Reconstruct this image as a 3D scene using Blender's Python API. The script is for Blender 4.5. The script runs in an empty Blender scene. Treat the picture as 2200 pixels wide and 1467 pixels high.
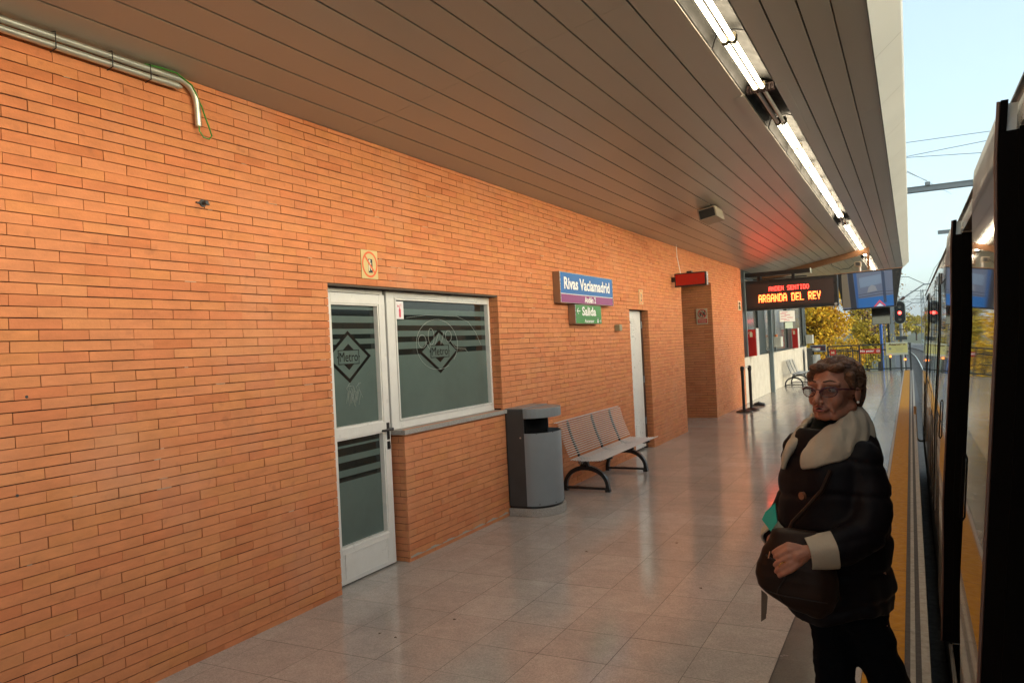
import bpy, bmesh, math, random
from mathutils import Vector, Matrix
random.seed(7)
R = math.radians
SC = bpy.context.scene
COL = SC.collection

# ------------------------------------------------------------------ camera
EYE = Vector((0, 0, 1.65))
cr = Vector((0.885418278, 0.462196662, -0.04907869))
cu = Vector((0.046489599, 0.016996631, 0.998774164))
cf = Vector((-0.462464257, 0.88661455, 0.006438209))
cam_d = bpy.data.cameras.new('camera')
cam_d.sensor_width = 36
cam_d.lens = 26.886
cam_d.clip_start = .05
cam_d.clip_end = 12000
cam = bpy.data.objects.new('camera', cam_d)
COL.objects.link(cam)
cam.matrix_world = Matrix(((cr.x, cu.x, -cf.x, EYE.x), (cr.y, cu.y, -cf.y, EYE.y), (cr.z, cu.z, -cf.z, EYE.z), (0, 0, 0, 1)))
SC.camera = cam
# ------------------------------------------------------------------ sky, sun, exposure
SUN_EL, SUN_AZ = R(14), R(96)
w = bpy.data.worlds.new('World')
SC.world = w
w.use_nodes = True
wn = w.node_tree.nodes
bg = wn['Background']
sky = wn.new('ShaderNodeTexSky')
sky.sky_type = 'NISHITA'
sky.sun_disc = False
sky.sun_elevation = SUN_EL
sky.sun_rotation = SUN_AZ
sky.altitude = 500
sky.air_density = .8
sky.dust_density = 2.0
sky.ozone_density = .8
tint = wn.new('ShaderNodeMix'); tint.data_type = 'RGBA'; tint.blend_type = 'MULTIPLY'; tint.inputs[0].default_value = 1
tint.inputs[7].default_value = (1.06, 1.10, .97, 1)
w.node_tree.links.new(sky.outputs[0], tint.inputs[6])
veil = wn.new('ShaderNodeMix'); veil.data_type = 'RGBA'; veil.inputs[0].default_value = .42   # thin high cloud over the whole sky
veil.inputs[7].default_value = (2.15, 2.55, 2.65, 1)
w.node_tree.links.new(tint.outputs[2], veil.inputs[6])
w.node_tree.links.new(veil.outputs[2], bg.inputs[0])
bg.inputs[1].default_value = .15
sd = bpy.data.lights.new('sun', 'SUN')
sd.energy = .3
sd.angle = R(40)
sd.color = (1, .92, .82)
sun = bpy.data.objects.new('sun', sd)
COL.objects.link(sun)
# the sky's sun_rotation r points at (sin r, cos r)
sdir = Vector((math.sin(SUN_AZ) * math.cos(SUN_EL), math.cos(SUN_AZ) * math.cos(SUN_EL), math.sin(SUN_EL)))
sun.rotation_euler = sdir.to_track_quat('Z', 'Y').to_euler()
SC.view_settings.view_transform = 'Standard'
SC.view_settings.look = 'None'
SC.view_settings.exposure = 1.6
SC.view_settings.gamma = 1
TUBE = 9.0

# ------------------------------------------------------------------ materials
MATS = {}
def mat(name, color, rough=.5, metal=0., coat=0., spec=.5, emit=None, es=0., var=0., vscale=6., bump=0., bscale=60.,
        rvar=0., island=0., alpha=1., aniso=None, col2=None, sub=0., ior=None):
    if name in MATS: return MATS[name]
    m = bpy.data.materials.new(name)
    m.use_nodes = True
    nt = m.node_tree; n = nt.nodes; L = nt.links
    b = n['Principled BSDF']
    b.inputs['Base Color'].default_value = (*color, 1)
    b.inputs['Roughness'].default_value = rough
    b.inputs['Metallic'].default_value = metal
    b.inputs['Coat Weight'].default_value = coat
    b.inputs['Coat Roughness'].default_value = .03
    b.inputs['Specular IOR Level'].default_value = spec
    if ior: b.inputs['IOR'].default_value = ior
    if sub:
        b.inputs['Subsurface Weight'].default_value = sub
        b.inputs['Subsurface Radius'].default_value = (.012, .005, .003)
        b.inputs['Subsurface Scale'].default_value = 1
    if emit:
        b.inputs['Emission Color'].default_value = (*emit, 1)
        b.inputs['Emission Strength'].default_value = es
    tc = n.new('ShaderNodeTexCoord')
    geo = n.new('ShaderNodeNewGeometry')
    if var or col2:
        nz = n.new('ShaderNodeTexNoise'); nz.inputs['Scale'].default_value = vscale; nz.inputs['Detail'].default_value = 6
        nz.inputs['Roughness'].default_value = .65
        L.new(tc.outputs['Object'], nz.inputs['Vector'])
        mp = n.new('ShaderNodeMapRange'); mp.inputs[1].default_value = .3; mp.inputs[2].default_value = .7
        L.new(nz.outputs['Fac'], mp.inputs[0])
        mx = n.new('ShaderNodeMix'); mx.data_type = 'RGBA'
        c2 = col2 or tuple(max(0, c * (1 + var)) for c in color)
        c1 = color if col2 else tuple(max(0, c * (1 - var)) for c in color)
        mx.inputs[6].default_value = (*c1, 1); mx.inputs[7].default_value = (*c2, 1)
        L.new(mp.outputs[0], mx.inputs[0])
        out = mx.outputs[2]
        if island:
            m2 = n.new('ShaderNodeMix'); m2.data_type = 'RGBA'; m2.blend_type = 'MULTIPLY'; m2.inputs[0].default_value = 1
            mr = n.new('ShaderNodeMapRange'); mr.inputs[3].default_value = 1 - island; mr.inputs[4].default_value = 1 + island
            L.new(geo.outputs['Random Per Island'], mr.inputs[0])
            cc = n.new('ShaderNodeCombineColor')
            for k in range(3): L.new(mr.outputs[0], cc.inputs[k])
            L.new(out, m2.inputs[6]); L.new(cc.outputs[0], m2.inputs[7]); out = m2.outputs[2]
        L.new(out, b.inputs['Base Color'])
    if rvar:
        nr = n.new('ShaderNodeTexNoise'); nr.inputs['Scale'].default_value = vscale * 1.7; nr.inputs['Detail'].default_value = 5
        L.new(tc.outputs['Object'], nr.inputs['Vector'])
        mr = n.new('ShaderNodeMapRange'); mr.inputs[1].default_value = .3; mr.inputs[2].default_value = .7
        mr.inputs[3].default_value = max(0, rough - rvar); mr.inputs[4].default_value = rough + rvar
        L.new(nr.outputs['Fac'], mr.inputs[0]); L.new(mr.outputs[0], b.inputs['Roughness'])
    if bump:
        nb = n.new('ShaderNodeTexNoise'); nb.inputs['Scale'].default_value = bscale; nb.inputs['Detail'].default_value = 4
        L.new(tc.outputs['Object'], nb.inputs['Vector'])
        bp = n.new('ShaderNodeBump'); bp.inputs['Strength'].default_value = bump; bp.inputs['Distance'].default_value = .01
        L.new(nb.outputs['Fac'], bp.inputs['Height']); L.new(bp.outputs[0], b.inputs['Normal'])
    MATS[name] = m
    return m

def brick_material():
    m = bpy.data.materials.new('brick'); m.use_nodes = True
    nt = m.node_tree; n = nt.nodes; L = nt.links; b = n['Principled BSDF']
    geo = n.new('ShaderNodeNewGeometry'); tc = n.new('ShaderNodeTexCoord')
    ramp = n.new('ShaderNodeValToRGB'); e = ramp.color_ramp.elements
    e[0].position = 0; e[0].color = (.545, .182, .070, 1)
    e[1].position = 1; e[1].color = (.63, .252, .106, 1)
    for p, c in ((.06, (.585, .196, .080)), (.2, (.61, .218, .092)), (.45, (.615, .228, .093)), (.7, (.62, .236, .103)), (.88, (.61, .234, .086))):
        x = e.new(p); x.color = (*c, 1)
    L.new(geo.outputs['Random Per Island'], ramp.inputs[0])
    # firing clouds and dust on each brick
    nz = n.new('ShaderNodeTexNoise'); nz.inputs['Scale'].default_value = 5; nz.inputs['Detail'].default_value = 8
    nz.inputs['Roughness'].default_value = .7
    mpn = n.new('ShaderNodeMapping'); mpn.inputs['Scale'].default_value = (1, 1, 3.2)
    L.new(tc.outputs['Object'], mpn.inputs[0]); L.new(mpn.outputs[0], nz.inputs['Vector'])
    mr = n.new('ShaderNodeMapRange'); mr.inputs[1].default_value = .3; mr.inputs[2].default_value = .75
    mr.inputs[3].default_value = .82; mr.inputs[4].default_value = 1.14
    L.new(nz.outputs['Fac'], mr.inputs[0])
    cc = n.new('ShaderNodeCombineColor')
    for k in range(3): L.new(mr.outputs[0], cc.inputs[k])
    mx = n.new('ShaderNodeMix'); mx.data_type = 'RGBA'; mx.blend_type = 'MULTIPLY'; mx.inputs[0].default_value = 1
    L.new(ramp.outputs[0], mx.inputs[6]); L.new(cc.outputs[0], mx.inputs[7])
    # pale lime bloom and dark scuffs, in patches
    n2 = n.new('ShaderNodeTexNoise'); n2.inputs['Scale'].default_value = 1.3; n2.inputs['Detail'].default_value = 7
    L.new(tc.outputs['Object'], n2.inputs['Vector'])
    m2 = n.new('ShaderNodeMapRange'); m2.inputs[1].default_value = .55; m2.inputs[2].default_value = .8; m2.inputs[4].default_value = .35
    L.new(n2.outputs['Fac'], m2.inputs[0])
    mx2 = n.new('ShaderNodeMix'); mx2.data_type = 'RGBA'
    mx2.inputs[7].default_value = (.62, .34, .22, 1)
    L.new(m2.outputs[0], mx2.inputs[0]); L.new(mx.outputs[2], mx2.inputs[6])
    n3 = n.new('ShaderNodeTexNoise'); n3.inputs['Scale'].default_value = 9; n3.inputs['Detail'].default_value = 9
    L.new(tc.outputs['Object'], n3.inputs['Vector'])
    m3 = n.new('ShaderNodeMapRange'); m3.inputs[1].default_value = .62; m3.inputs[2].default_value = .78; m3.inputs[4].default_value = .45
    L.new(n3.outputs['Fac'], m3.inputs[0])
    mx3 = n.new('ShaderNodeMix'); mx3.data_type = 'RGBA'; mx3.inputs[7].default_value = (.24, .085, .045, 1)
    L.new(m3.outputs[0], mx3.inputs[0]); L.new(mx2.outputs[2], mx3.inputs[6])
    L.new(mx3.outputs[2], b.inputs['Base Color'])
    b.inputs['Roughness'].default_value = .78
    b.inputs['Specular IOR Level'].default_value = .35
    nb = n.new('ShaderNodeTexNoise'); nb.inputs['Scale'].default_value = 70; nb.inputs['Detail'].default_value = 5
    L.new(tc.outputs['Object'], nb.inputs['Vector'])
    bp = n.new('ShaderNodeBump'); bp.inputs['Strength'].default_value = .35; bp.inputs['Distance'].default_value = .004
    L.new(nb.outputs['Fac'], bp.inputs['Height']); L.new(bp.outputs[0], b.inputs['Normal'])
    return m

def floor_material(name, c1, c2, c3, rough):
    m = bpy.data.materials.new(name); m.use_nodes = True
    nt = m.node_tree; n = nt.nodes; L = nt.links; b = n['Principled BSDF']
    geo = n.new('ShaderNodeNewGeometry'); tc = n.new('ShaderNodeTexCoord')
    ramp = n.new('ShaderNodeValToRGB'); e = ramp.color_ramp.elements
    e[0].color = (*c1, 1); e[1].color = (*c2, 1); x = e.new(.5); x.color = (*c3, 1)
    nz = n.new('ShaderNodeTexNoise'); nz.inputs['Scale'].default_value = .55; nz.inputs['Detail'].default_value = 4
    L.new(tc.outputs['Object'], nz.inputs['Vector'])
    ad = n.new('ShaderNodeMath'); ad.operation = 'MULTIPLY_ADD'; ad.inputs[1].default_value = .35
    L.new(geo.outputs['Random Per Island'], ad.inputs[0])
    mr = n.new('ShaderNodeMapRange'); mr.inputs[1].default_value = .3; mr.inputs[2].default_value = .7; mr.inputs[4].default_value = .65
    L.new(nz.outputs['Fac'], mr.inputs[0]); L.new(mr.outputs[0], ad.inputs[2]); L.new(ad.outputs[0], ramp.inputs[0])
    # terrazzo grains
    vo = n.new('ShaderNodeTexVoronoi'); vo.inputs['Scale'].default_value = 170
    L.new(tc.outputs['Object'], vo.inputs['Vector'])
    vr = n.new('ShaderNodeMapRange'); vr.inputs[3].default_value = .84; vr.inputs[4].default_value = 1.13
    sp = n.new('ShaderNodeSeparateColor'); L.new(vo.outputs['Color'], sp.inputs[0]); L.new(sp.outputs[0], vr.inputs[0])
    # scuffs and dirt
    ns = n.new('ShaderNodeTexNoise'); ns.inputs['Scale'].default_value = 7; ns.inputs['Detail'].default_value = 9; ns.inputs['Roughness'].default_value = .72
    L.new(tc.outputs['Object'], ns.inputs['Vector'])
    sr = n.new('ShaderNodeMapRange'); sr.inputs[1].default_value = .35; sr.inputs[2].default_value = .7; sr.inputs[3].default_value = 1.08; sr.inputs[4].default_value = .86
    L.new(ns.outputs['Fac'], sr.inputs[0])
    mu = n.new('ShaderNodeMath'); mu.operation = 'MULTIPLY'; L.new(vr.outputs[0], mu.inputs[0]); L.new(sr.outputs[0], mu.inputs[1])
    cc = n.new('ShaderNodeCombineColor')
    for k in range(3): L.new(mu.outputs[0], cc.inputs[k])
    mx = n.new('ShaderNodeMix'); mx.data_type = 'RGBA'; mx.blend_type = 'MULTIPLY'; mx.inputs[0].default_value = 1
    L.new(ramp.outputs[0], mx.inputs[6]); L.new(cc.outputs[0], mx.inputs[7]); L.new(mx.outputs[2], b.inputs['Base Color'])
    rr = n.new('ShaderNodeMapRange'); rr.inputs[1].default_value = .3; rr.inputs[2].default_value = .7
    rr.inputs[3].default_value = rough * .6; rr.inputs[4].default_value = rough * 1.5
    L.new(ns.outputs['Fac'], rr.inputs[0]); L.new(rr.outputs[0], b.inputs['Roughness'])
    b.inputs['Specular IOR Level'].default_value = .5
    nb = n.new('ShaderNodeTexNoise'); nb.inputs['Scale'].default_value = 2.2; nb.inputs['Detail'].default_value = 3
    L.new(tc.outputs['Object'], nb.inputs['Vector'])
    bp = n.new('ShaderNodeBump'); bp.inputs['Strength'].default_value = .06; bp.inputs['Distance'].default_value = .01
    L.new(nb.outputs['Fac'], bp.inputs['Height']); L.new(bp.outputs[0], b.inputs['Normal'])
    return m

# ------------------------------------------------------------------ mesh helpers
WORLD = {}
def wloc(o):
    v = Vector((0, 0, 0))
    while o is not None:
        v += o.location; o = o.parent
    return v

def tag(o, label=None, cat=None, group=None, kind=None):
    if label: o['label'] = label
    if cat: o['category'] = cat
    if group: o['group'] = group
    if kind: o['kind'] = kind
    return o

def thing(name, label, cat, loc=(0, 0, 0), group=None):
    o = bpy.data.objects.new(name, None)
    o.empty_display_size = .2
    COL.objects.link(o); o.location = loc
    return tag(o, label, cat, group)

class MB:
    def __init__(s, M=None):
        s.v = []; s.f = []; s.M = M
    def add(s, vs, fs):
        b = len(s.v); s.v += [Vector(v) for v in vs]; s.f += [tuple(b + i for i in f) for f in fs]
        return s
    def box(s, x0, x1, y0, y1, z0, z1):
        vs = [(x, y, z) for x in (x0, x1) for y in (y0, y1) for z in (z0, z1)]
        return s.add(vs, [(0, 1, 3, 2), (4, 6, 7, 5), (0, 4, 5, 1), (2, 3, 7, 6), (0, 2, 6, 4), (1, 5, 7, 3)])
    def bbox(s, x0, x1, y0, y1, z0, z1, r=.004):
        """box with chamfered edges"""
        X = (x0, x0 + r, x1 - r, x1); Y = (y0, y0 + r, y1 - r, y1); Z = (z0, z0 + r, z1 - r, z1)
        bm = bmesh.new()
        bmesh.ops.create_cube(bm, size=1)
        for v in bm.verts:
            v.co = Vector(((x0 + x1) / 2 + v.co.x * (x1 - x0), (y0 + y1) / 2 + v.co.y * (y1 - y0), (z0 + z1) / 2 + v.co.z * (z1 - z0)))
        bmesh.ops.bevel(bm, geom=list(bm.edges), offset=r, segments=2, profile=.5, affect='EDGES')
        bm.verts.index_update()
        s.add([v.co.copy() for v in bm.verts], [tuple(v.index for v in f.verts) for f in bm.faces]); bm.free()
        return s
    def quad(s, a, b, c, d): return s.add([a, b, c, d], [(0, 1, 2, 3)])
    def prism(s, pts, off):
        """polygon pts (3d) extruded by the vector off"""
        n = len(pts); off = Vector(off); P = [Vector(p) for p in pts]
        s.add(P + [p + off for p in P], [tuple(range(n))[::-1], tuple(range(n, 2 * n))] + [(i, (i + 1) % n, n + (i + 1) % n, n + i) for i in range(n)])
        return s
    def loft(s, rings, closed=True, caps=True):
        n = len(rings[0]); b = len(s.v)
        for r in rings: s.v += [Vector(p) for p in r]
        for i in range(len(rings) - 1):
            for j in range(n if closed else n - 1):
                k = (j + 1) % n
                s.f.append((b + i * n + j, b + i * n + k, b + (i + 1) * n + k, b + (i + 1) * n + j))
        if caps and closed:
            s.f.append(tuple(b + j for j in range(n))[::-1]); s.f.append(tuple(b + (len(rings) - 1) * n + j for j in range(n)))
        return s
    def tube(s, pts, r, n=8, closed=False):
        P = [Vector(p) for p in pts]; rings = []
        up = None
        for i, p in enumerate(P):
            if closed: t = P[(i + 1) % len(P)] - P[i - 1]
            else: t = P[min(i + 1, len(P) - 1)] - P[max(i - 1, 0)]
            t.normalize()
            if up is None: up = t.orthogonal().normalized()
            up = (up - t * up.dot(t)).normalized(); sd = t.cross(up)
            rr = r[i] if isinstance(r, (list, tuple)) else r
            rings.append([p + (up * math.cos(a) + sd * math.sin(a)) * rr for a in [2 * math.pi * k / n for k in range(n)]])
        if closed: rings.append(rings[0]); s.loft(rings, caps=False)
        else: s.loft(rings)
        return s
    def cyl(s, c, r, h, n=24, axis=2, r2=None):
        r2 = r if r2 is None else r2
        def ring(rr, d):
            o = []
            for k in range(n):
                a = 2 * math.pi * k / n; q = [rr * math.cos(a), rr * math.sin(a)]; q.insert(axis, d)
                o.append((c[0] + q[0], c[1] + q[1], c[2] + q[2]))
            return o
        return s.loft([ring(r, 0), ring(r2, h)])
    def disc_lathe(s, c, prof, n=24):
        return s.loft([[(c[0] + r * math.cos(2 * math.pi * k / n), c[1] + r * math.sin(2 * math.pi * k / n), c[2] + z) for k in range(n)] for r, z in prof])
    def build(s, name, m, parent=None, smooth=False, bevel=0):
        M = s.M
        vs = [(M @ v) if M else v for v in s.v]
        if parent is not None:
            o0 = wloc(parent); vs = [v - o0 for v in vs]
        me = bpy.data.meshes.new(name)
        me.from_pydata([tuple(v) for v in vs], [], s.f)
        me.validate()
        me.materials.append(m)
        bm = bmesh.new(); bm.from_mesh(me); bmesh.ops.recalc_face_normals(bm, faces=bm.faces)
        if bevel: bmesh.ops.bevel(bm, geom=[e for e in bm.edges if len(e.link_faces) == 2 and e.calc_face_angle(0) > .6], offset=bevel, segments=2, affect='EDGES', profile=.6)
        bm.to_mesh(me); bm.free()
        if smooth:
            for p in me.polygons: p.use_smooth = True
            try: me.set_sharp_from_angle(angle=R(40))
            except Exception: pass
        o = bpy.data.objects.new(name, me); COL.objects.link(o)
        if parent is not None: o.parent = parent
        return o

def build_each(mb, name, m, parent=None, **kw):
    """one object per separate piece of the builder's mesh"""
    par = list(range(len(mb.v)))
    def root(i):
        while par[i] != i: par[i] = par[par[i]]; i = par[i]
        return i
    for f in mb.f:
        for q in f[1:]: par[root(q)] = root(f[0])
    groups = {}
    for f in mb.f: groups.setdefault(root(f[0]), []).append(f)
    for fs in groups.values():
        idx = sorted({i for f in fs for i in f}); mp = {i: k for k, i in enumerate(idx)}
        p = MB(mb.M); p.v = [mb.v[i] for i in idx]; p.f = [tuple(mp[i] for i in f) for f in fs]; p.build(name, m, parent, **kw)

def frame(o, right, up):
    """local (u, v, w) -> world: u along right, v along up, w towards the viewer"""
    r_ = Vector(right).normalized(); u_ = Vector(up).normalized(); n_ = r_.cross(u_); o = Vector(o)
    return Matrix(((r_.x, u_.x, n_.x, o.x), (r_.y, u_.y, n_.y, o.y), (r_.z, u_.z, n_.z, o.z), (0, 0, 0, 1)))

def text_pts(body, bold=.0):
    cu_ = bpy.data.curves.new('t', 'FONT'); cu_.body = body; cu_.size = 1; cu_.offset = bold; cu_.resolution_u = 3
    cu_.align_x = 'LEFT'
    o = bpy.data.objects.new('t', cu_); COL.objects.link(o)
    dg = bpy.context.evaluated_depsgraph_get(); dg.update()
    me = bpy.data.meshes.new_from_object(o.evaluated_get(dg))
    vs = [v.co.copy() for v in me.vertices]; fs = [tuple(p.vertices) for p in me.polygons]
    bpy.data.objects.remove(o); bpy.data.curves.remove(cu_); bpy.data.meshes.remove(me)
    return vs, fs

def text(mb, body, u0, u1, v0, v1, w_, bold=.02):
    """fit a line of text in the rectangle; v0..v1 is the height of its bounding box"""
    vs, fs = text_pts(body, bold)
    x0 = min(v.x for v in vs); x1 = max(v.x for v in vs); y0 = min(v.y for v in vs); y1 = max(v.y for v in vs)
    mb.add([(u0 + (v.x - x0) / (x1 - x0) * (u1 - u0), v0 + (v.y - y0) / (y1 - y0) * (v1 - v0), w_) for v in vs], fs)
    return mb

def ring2(mb, cu0, cv0, ru, rv, t, w_, n=40, a0=0, a1=360):
    vs = []; fs = []
    for k in range(n + 1):
        a = R(a0 + (a1 - a0) * k / n)
        vs.append((cu0 + ru * math.cos(a), cv0 + rv * math.sin(a), w_)); vs.append((cu0 + (ru - t) * math.cos(a), cv0 + (rv - t) * math.sin(a), w_))
    for k in range(n): fs.append((2 * k, 2 * k + 1, 2 * k + 3, 2 * k + 2))
    return mb.add(vs, fs)

def rect(mb, u0, u1, v0, v1, w_): return mb.add([(u0, v0, w_), (u1, v0, w_), (u1, v1, w_), (u0, v1, w_)], [(0, 1, 2, 3)])
def poly(mb, pts, w_): return mb.add([(p[0], p[1], w_) for p in pts], [tuple(range(len(pts)))])
def disc(mb, u, v, ru, rv, w_, n=20): return poly(mb, [(u + ru * math.cos(2 * math.pi * k / n), v + rv * math.sin(2 * math.pi * k / n)) for k in range(n)], w_)
def stroke(mb, pts, t, w_):
    for a, b in zip(pts, pts[1:]):
        a = Vector(a); b = Vector(b); d = (b - a).normalized() * t / 2; nn = Vector((-d.y, d.x))
        poly(mb, [a - d - nn, b + d - nn, b + d + nn, a - d + nn], w_); w_ += .00005
    return mb

BRICK = brick_material()
M_mortar = mat('mortar', (.022, .009, .006), .9, bump=.3)
M_white = mat('white_frame', (.72, .70, .66), .35, var=.05, rvar=.1)
M_glassdark = mat('dark_glass', (.012, .016, .015), .04, spec=.6)
M_film = mat('frosted_film', (.095, .132, .120), .14, var=.12, vscale=2.0, rvar=.05)
M_filmcut = mat('clear_cutout', (.012, .012, .011), .06)
M_black = mat('black_metal', (.012, .012, .013), .35, rvar=.1, vscale=9)
M_dgrey = mat('dark_grey_metal', (.045, .05, .052), .4, var=.1, rvar=.1)
M_steel = mat('brushed_steel', (.55, .53, .50), .28, metal=1, rvar=.08, vscale=20)
M_granite = mat('granite', (.34, .31, .28), .55, var=.35, vscale=120, bump=.2, bscale=120)
M_matte = mat('matte_black', (.004, .004, .004), .9, spec=.1)
M_lgrey = mat('light_grey_paint', (.205, .225, .24), .38, var=.06, vscale=3, rvar=.08)
M_plastic = mat('beige_plastic', (.45, .43, .36), .4)
WX = -3.56                # face of the brick wall
CE = lambda x: 3.248 + (x + 3.56) * .1956    # underside of the sloping ceiling
CH = .053                 # brick course
YE = 18.83                # end of the brick wall
PE = 33.0                 # end of the platform

# ------------------------------------------------------------------ platform
M_tile = floor_material('terrazzo', (.345, .34, .32), (.50, .48, .445), (.43, .385, .35), .13)
M_band = floor_material('grey_tile', (.075, .073, .067), (.12, .115, .103), (.095, .091, .082), .20)
pb = MB().box(-9, .005, -8, PE, -1.3, -.006).build('platform', mat('platform_concrete', (.05, .042, .036), .8, bump=.3))
tag(pb, kind='structure')
tl = MB(); TP = .3815; TX = .393
def tilequad(mb, x0, x1, y0, y1, g=.0013, tilt=.0006):
    h = [random.uniform(-tilt, tilt) * .5 for _ in range(2)]; z = random.uniform(-.0004, .0004)
    mb.quad((x0 + g, y0 + g, z - h[0] - h[1]), (x1 - g, y0 + g, z + h[0] - h[1]), (x1 - g, y1 - g, z + h[0] + h[1]), (x0 + g, y1 - g, z - h[0] + h[1]))
for i in range(22):
    x1 = -.675 - i * TX; x0 = x1 - TX
    for j in range(-28, 78):
        y0 = 3.672 + j * TP
        if y0 + TP > PE: continue
        tilequad(tl, x0, x1, y0, y0 + TP)
tag(tl.build('floor', M_tile), kind='structure')
bd = MB()
for j in range(-28, 78):
    y0 = 3.672 + j * TP
    if y0 + TP > PE: continue
    tilequad(bd, -.672, -.315, y0, y0 + TP, tilt=.0004)
tag(bd.build('floor_border', M_band), kind='structure')
M_yellow = mat('yellow_paint', (.50, .235, .012), .7, spec=.2, col2=(.38, .17, .014), vscale=14, bump=.35, bscale=45, rvar=.15)
M_kerbl = mat('kerb_stone', (.40, .38, .33), .6, col2=(.24, .22, .18), vscale=22, bump=.3)
M_kerbd = mat('kerb_rubber', (.05, .042, .038), .7, var=.4, vscale=30, bump=.3)
ys = MB(); ks = MB(); kd = MB(); gs = MB()
y = -8.0; k = 0
while y < PE:
    y1 = min(y + 1.15, PE)
    ys.quad((-.283, y + .002, .0), (-.104, y + .002, .0), (-.104, y1 - .002, .0), (-.283, y1 - .002, .0))
    gs.quad((-.313, y + .002, 0), (-.286, y + .002, 0), (-.286, y1 - .002, 0), (-.313, y1 - .002, 0))
    ks.box(-.078, -.055, y + .0025, y1 - .0025, -.02, .003); ks.box(-.029, .009, y + .0025, y1 - .0025, -.12, .003)
    kd.box(-.102, -.079, y + .001, y1 - .001, -.02, -.003); kd.box(-.054, -.030, y + .001, y1 - .001, -.02, -.004)
    y = y1
tag(ys.build('safety_line', M_yellow), kind='structure')
tag(gs.build('kerb_joint', M_granite), kind='structure')
kr = ks.build('kerb', M_kerbl); tag(kr, kind='structure')
kd.build('grip_strip', M_kerbd, kr)
# litter on the floor
for i, (x, y) in enumerate([(-2.55, 3.95), (-2.72, 3.58), (-2.85, 3.60), (-2.35, 5.6), (-1.75, 6.05), (-1.3, 5.0)]):
    c = MB(); a = random.uniform(0, 3); s_ = random.uniform(.010, .017)
    P = [(x + s_ * (math.cos(a + t) * (1 if q % 2 else .55)), y + s_ * .6 * math.sin(a + t), .002 + .003 * (q % 3)) for q, t in enumerate([0, .9, 1.9, 3.1, 4.0, 5.2])]
    c.prism(P, (0, 0, .0012))
    tag(c.build('dry_leaf', mat('dry_leaf', (.09, .055, .03), .8)), ['dark dry leaf on the floor in front of the glazed white door', 'dark dry leaf on the floor nearest the camera, left of a twin', 'dark dry leaf nearest the camera, right of its neighbour', 'dry leaf on the floor in front of the brick pier', 'dry leaf on the floor left of the walking woman', 'dry leaf on the floor just behind the turquoise wallet'][i], 'leaf', 'dry leaves on the platform floor')

# ------------------------------------------------------------------ station building
bld = thing('station_building', 'orange brick station building with flush brick courses along the left of the platform', 'building', (WX, 0, 0))
OPEN = [(4.11, 4.92, -.1, 2.137), (4.92, 6.565, 1.04, 2.137), (10.50, 11.385, -.1, 2.122), (13.36, 15.69, -.1, 2.745)]
def bricks(mb, back, M, u0, u1, z0, z1, opens=(), shift=0., half=None):
    """brick skin in a local frame: u along the wall, v up, w out of it"""
    k0 = int(math.floor((z0 - .033) / CH)) - 1
    k = k0
    L_ = .2435
    while True:
        a = .033 + k * CH; b = a + CH
        if a >= z1: break
        a2, b2 = max(a, z0), min(b, z1)
        if b2 - a2 > .012:
            segs = [(u0, u1)]
            zc = (a2 + b2) / 2
            for (p, q, r_, t) in opens:
                if r_ - .004 < zc < t + .004:
                    ns = []
                    for (c, d) in segs:
                        if q <= c or p >= d: ns.append((c, d)); continue
                        if p > c: ns.append((c, p))
                        if q < d: ns.append((q, d))
                    segs = ns
            off = shift + (k % 2) * L_ / 2 + random.uniform(-.006, .006)
            zj = random.uniform(-.0006, .0006)
            for (c, d) in segs:
                j = math.floor((c - off) / L_); p = off + j * L_
                while p < d:
                    s_ = max(p, c); e_ = min(p + L_, d)
                    if e_ - s_ > .018:
                        jj = random.choice((.0005, .0011, .0016, .0022)) + random.uniform(0, .0004)
                        g0 = jj if s_ > c + 1e-4 else 0; g1 = jj if e_ < d - 1e-4 else 0
                        w0 = random.gauss(0, .0010); t1 = random.gauss(0, .0006); t2 = random.gauss(0, .0004)
                        zt = random.choice((.0016, .0020, .0025, .0031))
                        fz0 = a2 + zt * .7 + zj; fz1 = b2 - zt
                        c_ = .0009
                        P = []
                        for (uu, vv, tt) in ((s_ + g0, fz0, -t1 - t2), (e_ - g1, fz0, -t1 + t2), (e_ - g1, fz1, t1 + t2), (s_ + g0, fz1, t1 - t2)):
                            P.append((uu, vv, w0 + tt))
                        cu_ = (s_ + e_) / 2; cv_ = (fz0 + fz1) / 2
                        F = [(q[0] + (c_ if q[0] < cu_ else -c_), q[1] + (c_ if q[1] < cv_ else -c_), q[2]) for q in P]
                        Mid = [(q[0], q[1], q[2] - c_) for q in P]
                        B = [(q[0], q[1], -.02) for q in P]
                        V = [M @ Vector(q) for q in F + Mid + B]
                        mb.add(V, [(0, 1, 2, 3)] + [(i, (i + 1) % 4, 4 + (i + 1) % 4, 4 + i) for i in range(4)] + [(4 + i, 4 + (i + 1) % 4, 8 + (i + 1) % 4, 8 + i) for i in range(4)])
                    p += L_
        k += 1
YS = -5.0
bm_ = MB(); MO = MB()
Mw = frame((WX, 0, 0), (0, 1, 0), (0, 0, 1))
bricks(bm_, MO, Mw, YS, YE, -.004, 3.246, OPEN, shift=.045)
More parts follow.
